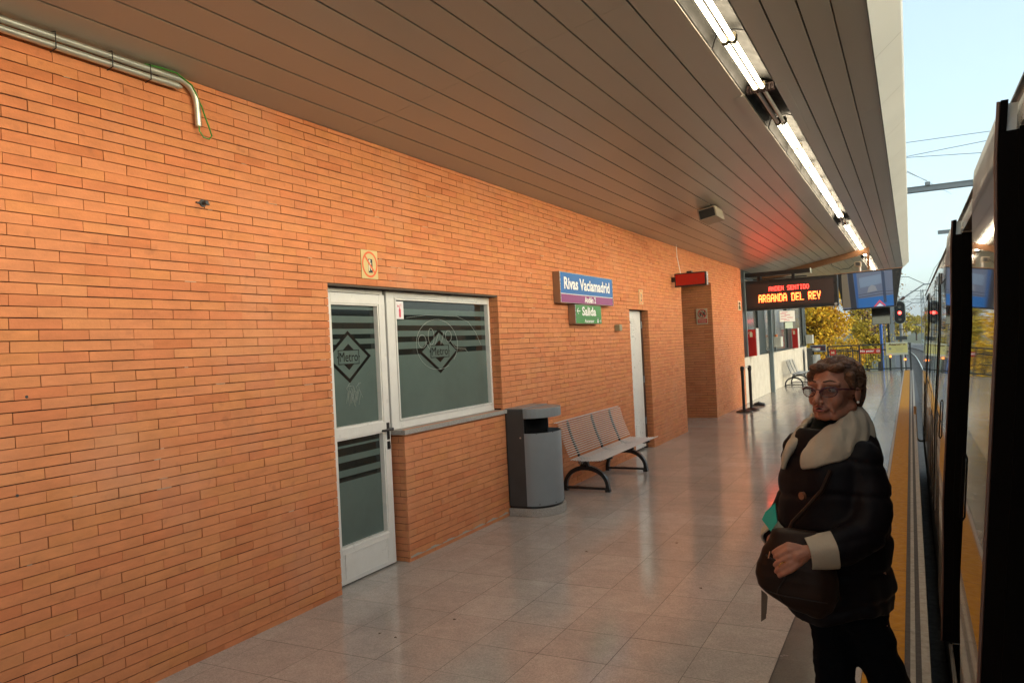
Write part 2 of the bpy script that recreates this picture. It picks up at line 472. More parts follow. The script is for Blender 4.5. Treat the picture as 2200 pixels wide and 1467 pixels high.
# returns (jambs), seen end-on
def ret(y, z0, z1, depth, sgn, z=0):
    if sgn < 0: M = frame((WX - .0, y, 0), (-1, 0, 0), (0, 0, 1)); M = frame((WX, y, 0), (1, 0, 0), (0, 0, 1)); bricks(bm_, MO, M, -depth, -.0015, z0, z1, shift=.06)
    else: M = frame((WX, y, 0), (-1, 0, 0), (0, 0, 1)); bricks(bm_, MO, M, .0015, depth, z0, z1, shift=.06)
ret(4.11, 0, 2.137, .14, 1); ret(4.922, 0, 1.03, .14, -1); ret(6.565, 1.05, 2.137, .14, -1)
ret(10.50, 0, 2.122, .14, 1); ret(11.385, 0, 2.122, .14, -1)
ret(13.36, 0, 2.745, 2.6, 1); ret(15.69, 0, 2.745, 2.6, -1)
ret(YE, 0, 3.2, .35, 1)
bw = bm_.build('brickwork', BRICK, bld)
# mortar bed and wall core behind the bricks
def core(y0, y1, z0, z1, x1=WX - .0075, x0=WX - .30): MO.box(x0, x1, y0, y1, z0, z1)
core(YS, 4.11 - .0075, -.1, 3.27); core(4.11 - .0075, 4.92 + .0075, 2.137 + .001, 3.27); core(4.92 + .0075, 6.565 + .0075, 2.138, 3.27)
core(6.565 + .0075, 10.5 - .0075, -.1, 3.27); core(10.5 - .0075, 11.385 + .0075, 2.123, 3.27); core(11.385 + .0075, 13.36 - .0075, -.1, 3.27)
core(13.36 - .0075, 15.69 + .0075, 2.746, 3.27); core(15.69 + .0075, YE - .0075, -.1, 3.27); core(4.92 + .0075, 6.57, -.1, 1.03)
MO.box(-6.3, WX - .31, 13.1, 13.36 - .0075, -.1, 3.2); MO.box(-6.3, WX - .31, 15.69 + .0075, 16, -.1, 3.2); MO.box(-6.3, -6.15, 13.36, 15.69, -.1, 3.2)
MO.build('mortar', M_mortar, bld)
# dark soffits over the openings
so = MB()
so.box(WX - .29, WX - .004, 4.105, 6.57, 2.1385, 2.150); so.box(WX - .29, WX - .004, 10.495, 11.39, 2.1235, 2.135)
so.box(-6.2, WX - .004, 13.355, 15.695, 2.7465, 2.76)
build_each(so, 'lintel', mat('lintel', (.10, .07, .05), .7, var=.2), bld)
rb = MB(); rb.box(-9.5, WX - .305, YS, YE, 3.28, 3.45); rb.box(-9.5, -9.3, YS, YE, -1, 3.27); rb.box(-9.2, WX - .32, YS - .2, YS - .01, -1, 3.27); rb.box(-9.2, -6.31, 18.5, YE, -1, 3.27)  # unseen roof and back walls, added to keep sky light from leaking in
rb.build('roof_light_block', mat('roof_light_block', (.3, .28, .26), .8), bld)
# pale mortar squeezed out of some joints
mf = MB(); rq = random.Random(17)
for q in range(260):
    y = rq.uniform(0, 18); k = rq.randrange(4, 58); z = .033 + k * CH
    if any(o_[0] - .1 < y < o_[1] + .1 and z < o_[3] + .03 for o_ in OPEN): continue
    L_ = rq.uniform(.015, .09); y2 = y + L_; h = rq.uniform(.0012, .0024)
    mf.box(WX - .004, WX + rq.uniform(.0005, .0022), y, y2, z - h, z + h)
mfo = mf.build('mortar_fleck', mat('mortar_fleck', (.46, .36, .27), .9, bump=.5), bld); mfo['kind'] = 'stuff'
# a grey smear of mortar along the foot of the pier
mm = MB()
for i in range(46):
    y0 = 4.93 + i * .0355
    h = .010 + .007 * math.sin(i * .9) + random.uniform(-.003, .004)
    mm.box(WX + .001, WX + .0045, y0, y0 + .037, .030, .030 + h)
mm.build('mortar_smear', mat('pale_mortar', (.42, .37, .31), .9, bump=.4), bld)
# ------------------------------------------------------------------ sill, window, door
FX = -3.66   # face of the white frames
sl = MB(); sl.box(-3.70, WX + .028, 4.895, 6.62, 1.000, 1.036); sl.build('window_sill', M_granite, bld, bevel=.002)
def frame_bars(mb, y0, y1, z0, z1, t, x0, x1, tb=None, tt=None):
    tb = tb or t; tt = tt or t
    mb.box(x0, x1, y0, y0 + t, z0, z1); mb.box(x0, x1, y1 - t, y1, z0, z1)
    mb.box(x0, x1, y0 + t, y1 - t, z0, z0 + tb); mb.box(x0, x1, y0 + t, y1 - t, z1 - tt, z1)
# fixed window
win = MB(); frame_bars(win, 4.905, 6.64, 1.037, 2.136, .10, FX - .06, FX, tb=.058, tt=.05)
win = win.build('window', M_white, bld, bevel=.003)
b2 = MB(); frame_bars(b2, 5.008, 6.535, 1.098, 2.083, .014, FX - .035, FX + .008); b2.build('glazing_bead', M_white, win, bevel=.002)
gp = MB(); gp.box(FX - .04, FX - .034, 5.02, 6.53, 1.11, 2.07); pane_w = gp.build('pane', M_glassdark, win)
GW = frame((FX - .034, 0, 0), (0, 1, 0), (0, 0, 1))   # film plane of both panes
def film(y0, y1, zb, stripes, parent):
    f = MB(GW)
    f.add([(y0, zb[0], .0015), (y1, zb[0], .0015), (y1, zb[1], .0015), (y0, zb[1], .0015)], [(0, 1, 2, 3)])
    for a, b in stripes: rect(f, y0, y1, a, b, .0015)
    return f.build('frosted_film', M_film, parent)
def metro(cy, cz, hu, hv, parent):
    """station emblem cut out of the film: diamond outline, inner diamond, plate with the word"""
    f = MB(GW); poly(f, [(cy, cz - hv * .93), (cy + hu * .93, cz), (cy, cz + hv * .93), (cy - hu * .93, cz)], .0026); f.build('emblem_field', M_film, parent)
    c = MB(GW)
    o = [(0, -1), (1, 0), (0, 1), (-1, 0)]
    for i in range(4):
        a, b = o[i], o[(i + 1) % 4]; t = .84
        poly(c, [(cy + a[0] * hu, cz + a[1] * hv), (cy + b[0] * hu, cz + b[1] * hv), (cy + b[0] * hu * t, cz + b[1] * hv * t), (cy + a[0] * hu * t, cz + a[1] * hv * t)], .0035)
    poly(c, [(cy, cz - hv * .5), (cy + hu * .5, cz), (cy, cz + hv * .5), (cy - hu * .5, cz)], .0035)
    c.build('emblem_diamond', M_filmcut, parent)
    p = MB(GW); rect(p, cy - hu * .43, cy + hu * .43, cz - hv * .27, cz + hv * .25, .0042); p.build('emblem_plate', M_film, parent)
    d = MB(GW)
    for (a0, a1, b0, b1) in ((-.45, .45, .24, .265), (-.45, .45, -.285, -.26), (-.455, -.43, -.285, .265), (.43, .455, -.285, .265)):
        rect(d, cy + a0 * hu, cy + a1 * hu, cz + b0 * hv, cz + b1 * hv, .0046)
    text(d, 'Metro', cy - hu * .395, cy + hu * .395, cz - hv * .175, cz + hv * .18, .0048, bold=.0)
    d.build('emblem_word', M_filmcut, parent)
WST = [(1.916, 1.960), (1.826, 1.871), (1.737, 1.776)]
film(5.022, 6.528, (1.112, 1.624), [(1.954, 2.003), (1.866, 1.913), (1.774, 1.822), (1.672, 1.729)], pane_w)
metro(5.69, 1.64, .33, .195, pane_w)
# scratched writing on the window
sc_ = MB(GW); e = .0056
def arc(cu0, cv0, ru, rv, a0, a1, n=30): return [(cu0 + ru * math.cos(R(a0 + (a1 - a0) * k / n)), cv0 + rv * math.sin(R(a0 + (a1 - a0) * k / n)), e) for k in range(n + 1)]
sc_.tube(arc(5.66, 1.70, .33, .22, -40, 300), .0016, 4); sc_.tube(arc(5.42, 1.73, .06, .055, 0, 360), .0018, 4)
sc_.tube([(5.48, 1.71, e), (5.53, 1.66, e), (5.55, 1.70, e)], .0018, 4); sc_.tube(arc(5.56, 1.77, .045, .07, 0, 360), .0018, 4)
sc_.tube([(5.62, 1.70, e), (5.68, 1.80, e), (5.71, 1.70, e), (5.77, 1.81, e)], .0018, 4); sc_.tube(arc(5.84, 1.77, .05, .05, 0, 360), .0018, 4)
sc_.tube([(5.88, 1.72, e), (5.95, 1.66, e), (6.12, 1.65, e), (6.16, 1.62, e)], .0016, 4)
sc_.tube([(5.2, 1.93, e), (5.5, 1.955, e), (6.0, 1.95, e), (6.2, 1.90, e), (6.33, 1.80, e), (6.42, 1.68, e)], .0014, 4)
M_scr = mat('scratch', (.34, .38, .35), .6)
sc_.build('scratched_writing', M_scr, pane_w)
# door
dr = MB(); frame_bars(dr, 4.10, 4.86, .012, 2.136, .035, FX - .05, FX - .004, tb=.004, tt=.03)
door = dr.build('door', M_white, bld, bevel=.002)
lf = MB(); lf.box(FX - .045, FX + .012, 4.137, 4.232, .014, 2.100); lf.box(FX - .045, FX + .012, 4.79, 4.862, .014, 2.100)
lf.box(FX - .045, FX + .012, 4.232, 4.79, 2.025, 2.100); lf.box(FX - .045, FX + .012, 4.232, 4.79, 1.045, 1.118); lf.box(FX - .045, FX + .012, 4.232, 4.79, .014, .262)
lf.build('door_leaf', M_white, door, bevel=.003)
gv = MB(); frame_bars(gv, 4.232, 4.79, 1.118, 2.025, .012, FX - .035, FX + .004); frame_bars(gv, 4.232, 4.79, .262, 1.045, .012, FX - .035, FX + .004); frame_bars(gv, 4.26, 4.765, .04, .225, .006, FX + .0125, FX + .0165)
gv.build('glazing_bead', M_white, door)
g1 = MB(); g1.box(FX - .04, FX - .034, 4.236, 4.788, .27, 2.02); dp = g1.build('pane', M_glassdark, door)
film(4.244, 4.778, (1.128, 1.684), [(1.984, 2.012), (1.885, 1.935), (1.80, 1.84), (1.725, 1.765)], dp)
f = MB(GW); rect(f, 4.244, 4.778, .272, .728, .0015)
for a, b in ((.763, .812), (.868, .915), (.972, .99)): rect(f, 4.244, 4.778, a, b, .0015)
f.build('frosted_film', M_film, dp)
metro(4.455, 1.632, .262, .193, dp)
s2 = MB(GW)
for q in range(9):
    u0 = 4.40 + q * .018; v0 = 1.35 + .02 * math.sin(q * 2.1)
    s2.tube([(u0, v0 - .06, e), (u0 + .03, v0 + .03, e), (u0 + .012, v0 + .05, e), (u0 + .05, v0 + .09 * math.cos(q), e)], .0012, 4)
s2.build('scratched_writing', M_scr, dp)
hd = MB(); hd.box(FX + .012, FX + .018, 4.815, 4.845, .975, 1.105); hd.tube([(FX + .018, 4.83, 1.055), (FX + .058, 4.83, 1.055), (FX + .06, 4.80, 1.055), (FX + .06, 4.70, 1.055)], .0095, 8)
hd.cyl((FX + .05, 4.83, 1.045), .016, .02); hd.box(FX + .012, FX + .02, 4.813, 4.843, .90, .96); hd.box(FX + .02, FX + .028, 4.82, 4.835, .905, .95)
hd.build('handle', M_black, door, smooth=True)
st = MB(frame((FX - .0335, 0, 0), (0, 1, 0), (0, 0, 1))); poly(st, [(4.235, 1.955), (4.262, 1.962), (4.265, 1.99), (4.258, 2.012), (4.235, 2.012)], .003)
st.build('sticker', mat('sticker_blue', (.01, .12, .38), .4), door)
st = MB(frame((FX - .0335, 0, 0), (0, 1, 0), (0, 0, 1))); stroke(st, [(4.248, 1.968), (4.252, 1.998)], .005, .004); st.build('sticker_mark', mat('paper_white', (.78, .76, .74), .6), door)

# louvred metal service door
lk = MB(); lk.box(-3.70, -3.665, 10.42, 11.30, .03, 2.095); locker = lk.build('service_door', M_white, bld, bevel=.003)
fr = MB(); fr.box(-3.71, -3.66, 11.315, 11.375, .0, 2.12); fr.box(-3.71, -3.66, 10.4, 11.375, 2.10, 2.12); fr.build('door_frame', mat('rust_brown', (.06, .03, .02), .6), locker)
lv = MB()
for z0 in (1.70, .12):
    for k in range(9):
        z = z0 + k * .032
        for yy in ((10.86, 11.0), (10.60, 10.74)):
            lv.add([(-3.664, yy[0], z), (-3.664, yy[1], z), (-3.654, yy[1], z + .004), (-3.654, yy[0], z + .004), (-3.664, yy[0], z + .018), (-3.664, yy[1], z + .018)],
                   [(0, 1, 2, 3), (3, 2, 5, 4), (0, 3, 4), (1, 5, 2)])

lvs = {}
for k in range(0, len(lv.v), 6):
    q = MB(); q.v = lv.v[k:k + 6]; q.f = [(0, 1, 2, 3), (3, 2, 5, 4), (0, 3, 4), (1, 5, 2)]
    q.build('louvre', M_white, locker)
hg = MB()
for z in (.42, 1.05, 1.88): hg.cyl((-3.655, 11.31, z - .05), .012, .10, 10)
build_each(hg, 'hinge', M_lgrey, locker, smooth=True)
lo = MB(); lo.box(-3.664, -3.658, 10.79, 10.815, 1.90, 1.94); lo.build('lock', M_black, locker)

# ------------------------------------------------------------------ canopy
can = thing('platform_canopy', 'long platform canopy with a sloping slatted metal ceiling and pale outer fascia', 'canopy', (0, 0, 0))
M_ceil = mat('ceiling_slats', (.43, .40, .345), .32, spec=.5, col2=(.405, .375, .325), vscale=.5, rvar=.03, bump=.02, bscale=1.5, island=.012)
CY0, CY1 = -5.0, 32.8
joints = [-3.362 + k * .1957 for k in range(11)] + [-1.1785]
edges = [-3.60] + joints
right = [-.925, -.765, -.571, -.378, -.163]
leftx = [-3.60 - k * .1957 for k in range(9)][::-1]
cl = MB()
def slat(x0, x1, y0, y1, mb=cl):
    g = .006
    a = (x0 + g, CE(x0 + g)); b = (x1 - g, CE(x1 - g)); h = .022
    n = Vector((-.192, .981))
    A = [(a[0], y0 + .0012, a[1]), (b[0], y0 + .0012, b[1]), (b[0], y1 - .0012, b[1]), (a[0], y1 - .0012, a[1])]
    lip = [(a[0] + .003 , a[1] + .0), ]
    mb.add(A + [(p[0], p[1], p[2] + h) for p in A], [(0, 1, 2, 3), (4, 7, 6, 5), (0, 4, 5, 1), (1, 5, 6, 2), (2, 6, 7, 3), (3, 7, 4, 0)])
seams = [4.417 + 4.3 * k for k in range(-2, 7)]
for x0, x1 in list(zip(edges, edges[1:])) + list(zip(right, right[1:])):
    if abs(x1 - x0) > .3: continue
    ss = [CY0] + [s_ for s_ in seams if CY0 + .5 < s_ < CY1 - .5] + [CY1]
    for a, b in zip(ss, ss[1:]): slat(x0, x1, a, b)
for x0, x1 in zip(leftx, leftx[1:]): slat(x0, x1, YE - .2, CY1)
cl.build('ceiling_slats', M_ceil, can)
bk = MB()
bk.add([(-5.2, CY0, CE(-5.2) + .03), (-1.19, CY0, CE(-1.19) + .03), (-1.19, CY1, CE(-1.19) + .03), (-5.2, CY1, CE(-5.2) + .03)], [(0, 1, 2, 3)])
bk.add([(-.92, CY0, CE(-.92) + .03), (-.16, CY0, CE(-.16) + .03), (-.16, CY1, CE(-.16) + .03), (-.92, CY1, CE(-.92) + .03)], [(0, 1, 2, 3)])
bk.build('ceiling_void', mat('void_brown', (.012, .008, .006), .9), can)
# two flat cover plates on the slats near the lamps
pl = MB()
for (x0, x1, y0, y1) in ((-1.262, -1.185, 6.80, 8.1), (-.925, -.852, 6.83, 8.69)):
    pl.prism([(x0, y0, CE(x0) - .004), (x1, y0, CE(x1) - .004), (x1, y1, CE(x1) - .004), (x0, y1, CE(x0) - .004)], (0, 0, .003))
pl.build('access_plate', M_ceil, can)
# outer fascia: a sloping lip of large panels, then a vertical face
M_fas = mat('fascia_panels', (.78, .775, .74), .5, var=.05, vscale=.7, rvar=.1, bump=.05, bscale=2)
fa = MB()
prof = [(-.163, CE(-.163)), (-.150, CE(-.163) + .012), (.045, 4.10), (.060, 4.13), (.064, 4.75), (-.1, 4.8)]
yy = CY0
while yy < CY1:
    y1 = min(yy + 1.52, CY1)
    fa.loft([[(p[0], y, p[1]) for p in prof] for y in (yy + .003, y1 - .003)], closed=False)
    yy = y1
fa.build('fascia', M_fas, can)
fb = MB(); fb.prism([(-.155, CY0, 3.93), (.035, CY0, 4.12), (.05, CY0, 4.72), (-5.2, CY0, 4.72), (-5.2, CY0, 3.02), (-1.3, CY0, 3.78), (-1.3, CY0, 3.95), (-.8, CY0, 3.95), (-.8, CY0, 3.84)], (0, CY1 - CY0, 0))  # unseen slab added above the ceiling to block the sky
fb.build('canopy_sky_block', mat('sky_block_core', (.28, .25, .22), .7), can)
tr = MB(); tr.box(-.172, -.163, CY0, CY1, CE(-.163) - .004, CE(-.163) + .02); tr.build('edge_trim', mat('green_trim', (.10, .13, .11), .4), can)

# ------------------------------------------------------------------ light strip
M_tube = mat('fluorescent_tube', (.9, .9, .85), .4, emit=(1, .83, .58), es=TUBE)
M_tubeoff = mat('tube_unlit', (.55, .54, .5), .3)
M_refl = mat('reflector', (.012, .012, .011), .6, spec=.12, rvar=.08, vscale=6, bump=.05, bscale=4)
M_cap = mat('lamp_end_cap', (.10, .085, .05), .5)
def fixture(y0, lit, sample=None):
    L_ = 1.205
    if sample is None:
        t = thing('ceiling_light', '', 'light', (-1.05, y0, 3.76))
        z = 3.76
        h = MB(); h.loft([[(x, y, zz) for x, zz in ((-1.176, 3.722), (-1.15, 3.80), (-1.09, 3.83), (-1.01, 3.83), (-.95, 3.81), (-.928, 3.765))] for y in (y0 + .002, y0 + L_ - .002)], closed=False)
        h.build('reflector', M_refl, t, smooth=True)
        for x in (-1.082, -1.026):
            c = MB(); c.cyl((x, y0 + .028, 3.752), .0165, L_ - .056, 14, axis=1); c.build('tube', M_tube if lit else M_tubeoff, t, smooth=True)
        for yy in (y0 + .004, y0 + L_ - .028):
            e = MB()
            for x in (-1.082, -1.026): e.cyl((x, yy, 3.752), .018, .024, 12, axis=1)
            e.add([(-1.13, yy + .006, 3.80), (-1.0, yy + .006, 3.80), (-1.0, yy + .006, 3.752), (-1.105, yy + .006, 3.735)], [(0, 1, 2, 3)])
            e.box(-1.10, -1.01, yy + .008, yy + .016, 3.745, 3.80)
            e.build('lamp_holder', M_cap, t)
        return t
    r = sample.copy(); COL.objects.link(r); r.location = (-1.05, y0, 3.76)
    for ch in list(sample.children):
        c = ch.copy(); COL.objects.link(c); c.parent = r
    return r
GRP = 'ceiling lights in the row under the canopy'
litf = offf = None
ys_ = [4.39 + 1.225 * k for k in range(-7, 3)] + [8.085 + 1.2275 * k for k in range(0, 20)]
ys_ = [y for y in ys_ if y < 31.2]
offs = [6.875, 15.45, 24.0]
n_l = 0
for y in ys_:
    off = min(abs(y - o) for o in offs) < .45
    if off:
        f_ = fixture(y, False, offf); offf = offf or f_
        lab = {0: 'unlit twin tube gap in the light strip nearest the camera, behind a dark bracket', 1: 'unlit twin tubes in the light strip above the hanging red panel', 2: 'unlit twin tubes of the light strip near its far end'}[min(range(3), key=lambda i: abs(offs[i] - y))]
    else:
        f_ = fixture(y, True, litf); litf = litf or f_
        if 4.2 < y < 5: lab = 'lit twin tube ceiling light at the top edge of the photo, nearest of the row'
        elif 5 < y < 6.5: lab = 'lit twin tube ceiling light just before the first unlit gap'
        elif 8 < y < 9: lab = 'lit twin tube ceiling light directly after the first unlit gap'
        elif y < 4.2: lab = ['first', 'second', 'third', 'fourth', 'fifth', 'sixth', 'seventh', 'eighth'][int(round((4.39 - y) / 1.225)) - 1] + ' lit twin tube ceiling light behind the one at the top edge'
        else: lab = ['', 'second', 'third', 'fourth', 'fifth', 'sixth', 'seventh', 'eighth', 'ninth', 'tenth', 'eleventh', 'twelfth', 'thirteenth', 'fourteenth', 'fifteenth', 'sixteenth', 'seventeenth', 'eighteenth', 'nineteenth', 'twentieth'][int(round((y - 8.085) / 1.2275))] + ' twin tube ceiling light counting from the first unlit gap, lit'
    tag(f_, lab, 'light', GRP)
bkt = MB()
for k in range(9): bkt.box(-1.165 + k * .026, -1.165 + k * .026 + .018, 6.835, 6.90, 3.735, 3.775)
bkt.box(-1.17, -.935, 6.83, 6.905, 3.776, 3.79)
tag(bkt.build('louvre_grille', mat('dark_brown_metal', (.05, .025, .02), .5)), 'small dark ribbed grille closing the light strip at the first unlit gap', 'grille')

# ------------------------------------------------------------------ things on the wall
def sign_board(name, label, M, u0, u1, v0, v1, depth, face_m, side_m, rim=.006, group=None, cat='sign'):
    t = thing(name, label, cat, tuple(M @ Vector((u0, v0, 0))), group)
    b = MB(M); b.box(u0, u1, v0, v1, 0, depth); b.build('sign_box', side_m, t, bevel=.002)
    f = MB(M); rect(f, u0 + rim, u1 - rim, v0 + rim, v1 - rim, depth + .0012); f.build('sign_face', face_m, t)
    return t
MW = frame((WX + .003, 0, 0), (0, 1, 0), (0, 0, 1))   # u = world Y, v = world Z, w out of the wall
M_blue = mat('sign_blue', (.008, .10, .36), .10, spec=.35)
M_purple = mat('sign_purple', (.26, .02, .14), .10, spec=.35)
M_green = mat('sign_green', (.06, .24, .045), .25)
M_sw = mat('sign_white', (.80, .78, .76), .3)
M_alu = mat('anodised_frame', (.30, .22, .16), .4, metal=.6)
M_ltr = mat('white_letters', (.82, .80, .78), .35)
D = .085
s1 = sign_board('station_sign', 'blue and purple station name sign reading Rivas Vaciamadrid on the brick wall', MW, 7.885, 9.60, 2.115, 2.472, D, M_sw, M_alu)
f = MB(MW); rect(f, 7.90, 9.585, 2.225, 2.464, D + .0022); f.build('blue_panel', M_blue, s1)
f = MB(MW); rect(f, 7.90, 9.585, 2.122, 2.217, D + .0022); f.build('purple_panel', M_purple, s1)
f = MB(MW); text(f, 'Rivas Vaciamadrid', 8.00, 9.48, 2.275, 2.415, D + .0032, bold=.03); text(f, 'Andén 2', 8.60, 8.97, 2.133, 2.207, D + .0032, bold=.03); f.build('lettering', M_ltr, s1)
f = MB(MW); f.box(7.883, 7.897, 2.117, 2.47, D, D + .005); f.box(9.588, 9.60, 2.117, 2.47, D, D + .005); f.build('edge_trim', M_steel, s1)
s1 = sign_board('exit_sign', 'green exit sign reading Salida and Ascensor hung below the station name sign', MW, 8.285, 9.145, 1.878, 2.108, D, M_green, M_alu)
f = MB(MW); text(f, 'Salida', 8.50, 8.955, 1.975, 2.085, D + .003, bold=.03); text(f, 'Ascensor', 8.57, 8.88, 1.893, 1.935, D + .003, bold=.02)
stroke(f, [(8.44, 2.03), (8.345, 2.03)], .010, D + .003); stroke(f, [(8.385, 2.062), (8.345, 2.03), (8.385, 1.998)], .010, D + .003)
stroke(f, [(9.065, 1.914), (9.115, 1.914)], .006, D + .003); stroke(f, [(9.095, 1.932), (9.117, 1.914), (9.095, 1.896)], .006, D + .003)
rect(f, 8.985, 9.03, 1.893, 1.915, D + .003)
for q in (0, .017, .034): rect(f, 8.986 + q, 8.996 + q, 1.919, 1.933, D + .003)
stroke(f, [(8.99, 1.942), (9.008, 1.950), (9.026, 1.942)], .004, D + .003)
f.build('lettering', M_ltr, s1)
f = MB(MW); rect(f, 8.32, 9.11, 1.950, 1.953, D + .003); f.build('dividing_line', M_dgrey, s1)
f = MB(MW); f.box(8.283, 8.297, 1.878, 2.108, D, D + .005); f.build('edge_trim', M_steel, s1)

M_cream = mat('photoluminescent_sign', (.62, .47, .20), .35)
M_redo = mat('sign_orange_red', (.72, .13, .03), .4)
M_red = mat('sign_red', (.55, .02, .015), .35)
def no_exit(u0, u1, v0, v1, lab):
    t = thing('prohibition_sign', lab, 'sign', tuple(MW @ Vector((u0, v0, 0))))
    b = MB(MW); b.box(u0, u1, v0, v1, .0, .004); b.build('sign_plate', M_cream, t)
    uc, vc = (u0 + u1) / 2, (v0 + v1) / 2; ru, rv = (u1 - u0) * .47, (v1 - v0) * .46
    f = MB(MW); rect(f, uc - ru * .18, uc + ru * .36, vc - rv * .62, vc + rv * .42, .0046); f.build('door_pictogram', M_black, t)
    f = MB(MW); disc(f, uc, vc + rv * .28, ru * .13, rv * .1, .0052); poly(f, [(uc - ru * .1, vc + rv * .18), (uc + ru * .22, vc + rv * .12), (uc + ru * .12, vc - rv * .15), (uc + ru * .3, vc - rv * .4), (uc + ru * .16, vc - rv * .42), (uc - .0, vc - rv * .18), (uc - ru * .02, vc - rv * .5), (uc - ru * .14, vc - rv * .5), (uc - ru * .16, vc - rv * .1)], .0052)
    f.build('runner_pictogram', mat('pictogram_pale', (.68, .62, .45), .5), t)
    f = MB(MW); ring2(f, uc, vc, ru, rv, ru * .17, .0058, 40); stroke(f, [(uc - ru * .64, vc + rv * .64), (uc + ru * .64, vc - rv * .64)], ru * .17, .0060); f.build('red_ring', M_redo, t)
no_exit(4.482, 4.675, 2.205, 2.418, 'yellow no way out sign on the brick above the glazed white door')
no_exit(10.955, 11.15, 2.185, 2.402, 'yellow no way out sign on the brick above the louvred service door')

t = thing('extinguisher_notice', 'white paper notice with a red fire extinguisher taped in the window corner', 'notice', (FX - .02, 5.03, 1.90))
MF = frame((FX + .009, 0, 0), (0, 1, 0), (0, 0, 1))
f = MB(MF); f.box(5.015, 5.115, 1.915, 2.058, 0, .0012); f.build('paper', mat('notice_paper', (.76, .73, .74), .5), t)
f = MB(MF); poly(f, [(5.053, 1.93), (5.077, 1.93), (5.078, 1.99), (5.070, 2.002), (5.070, 2.012), (5.060, 2.012), (5.060, 2.002), (5.052, 1.99)], .0018); stroke(f, [(5.066, 2.012), (5.066, 2.03)], .003, .0018)
poly(f, [(5.035, 2.03), (5.050, 2.02), (5.062, 2.02), (5.062, 2.016), (5.050, 2.014), (5.034, 2.01)], .0018); stroke(f, [(5.068, 2.03), (5.09, 2.018)], .002, .0018); stroke(f, [(5.068, 2.036), (5.09, 2.03)], .002, .0018)
f.build('extinguisher_pictogram', mat('pink_red_print', (.62, .04, .09), .5), t)

# no crossing sign on the far side of the corridor mouth
MC = frame((0, 15.687, 0), (1, 0, 0), (0, 0, 1))
t = thing('prohibition_sign', 'white prohibition sign with red ring and red caption inside the corridor mouth', 'sign', (-3.88, 15.68, 1.91))
f = MB(MC); f.box(-3.885, -3.66, 1.912, 2.23, 0, .012); f.build('sign_plate', mat('aged_sign', (.50, .43, .30), .4), t)
f = MB(MC)
for (a, b, h) in ((-3.815, -3.80, .05), (-3.795, -3.785, .04), (-3.770, -3.758, .065), (-3.745, -3.73, .03), (-3.725, -3.71, .055)): rect(f, a, b, 2.125 - h, 2.125 + h, .0135)
f.build('pictogram', M_black, t)
f = MB(MC); ring2(f, -3.765, 2.125, .09, .09, .016, .015, 36); stroke(f, [(-3.825, 2.185), (-3.705, 2.065)], .015, .0155); rect(f, -3.86, -3.67, 1.935, 2.02, .0135); f.build('red_ring', M_red, t)
f = MB(MC)
for k, ln in enumerate(('PROHIBIDO', 'EL PASO A', 'PERSONAL')): pass
for k, (a, b) in enumerate(((-3.85, -3.69), (-3.845, -3.68), (-3.85, -3.70))):
    v = 2.003 - k * .025; x = a
    while x < b: L_ = random.uniform(.008, .02); rect(f, x, min(x + L_, b), v - .005, v + .005, .0148); x += L_ + .005
f.build('caption', mat('caption_pale', (.65, .55, .42), .5), t)

# green exit pictogram plate at the end of the wall
t = thing('exit_pictogram', 'small green and white emergency exit plate at the far end of the brick wall', 'sign', (WX, 18.3, 2.24))
f = MB(MW); f.box(18.33, 18.66, 2.235, 2.455, 0, .006); f.build('sign_plate', mat('pale_green_plate', (.60, .66, .50), .4), t)
f = MB(MW); rect(f, 18.38, 18.61, 2.26, 2.33, .0075); rect(f, 18.44, 18.57, 2.33, 2.36, .0075); poly(f, [(18.38, 2.37), (18.61, 2.37), (18.58, 2.43), (18.40, 2.43)], .0075); f.build('pictogram', mat('dark_green_print', (.01, .07, .025), .5), t)

# wall sensor and bolt
t = thing('wall_sensor', 'small beige sensor box on the brick wall right of the exit sign', 'sensor', (WX, 9.9, 1.8))
f = MB(MW); f.bbox(9.84, 9.93, 1.79, 1.875, 0, .075, .006); f.build('housing', mat('olive_plastic', (.28, .26, .16), .45), t)
f = MB(MW); f.bbox(9.94, 9.985, 1.80, 1.87, .0, .06, .006); f.build('lens', mat('lens_grey', (.35, .37, .36), .15), t)
t = MB(); t.cyl((WX, 3.078, 2.555), .022, .006, 12, axis=0); t.cyl((WX + .004, 3.078, 2.555), .012, .035, 10, axis=0); t.box(WX, WX + .012, 3.03, 3.12, 2.549, 2.557)
tag(t.build('wall_bolt', M_dgrey, smooth=True), 'small rusty bolt sticking out of the brick wall at upper left', 'bolt')
for (y, z) in ((2.05, 1.53), (1.99, 1.095)):
    t = MB(); t.cyl((WX, y, z), .007, .003, 10, axis=0)
    tag(t.build('wall_plug', M_dgrey), 'small grey plug in a brick %s' % ('at the left edge of the photo' if z > 1.2 else 'low at the left, below eye height'), 'plug')

# conduits at the top of the wall
M_cond = mat('galvanised_conduit', (.62, .62, .55), .42, metal=.85, rvar=.06, vscale=5)
t = thing('conduit', 'upper of two steel conduits along the top of the wall, bending down at its end', 'conduit', (WX, 2.0, 3.2))
P = [(WX + .03, -4.9, 3.215), (WX + .03, 2.93, 3.219)]
for k in range(1, 9):
    a = R(90 * k / 8); P.append((WX + .03, 2.93 + .115 * math.sin(a), 3.219 - .115 * (1 - math.cos(a))))
P.append((WX + .03, 3.05, 2.99))
f = MB(); f.tube(P, .0175, 12); f.build('pipe', M_cond, t, smooth=True)
f = MB(); f.cyl((WX + .03, 2.80, 3.2185), .018, .13, 12, axis=1); f.cyl((WX + .03, 3.05, 2.985), .017, .075, 12); build_each(f, 'coupling', M_cond, t, smooth=True)
t = thing('conduit', 'lower of two steel conduits along the top of the wall, ending in a capped socket', 'conduit', (WX, 2.0, 3.17))
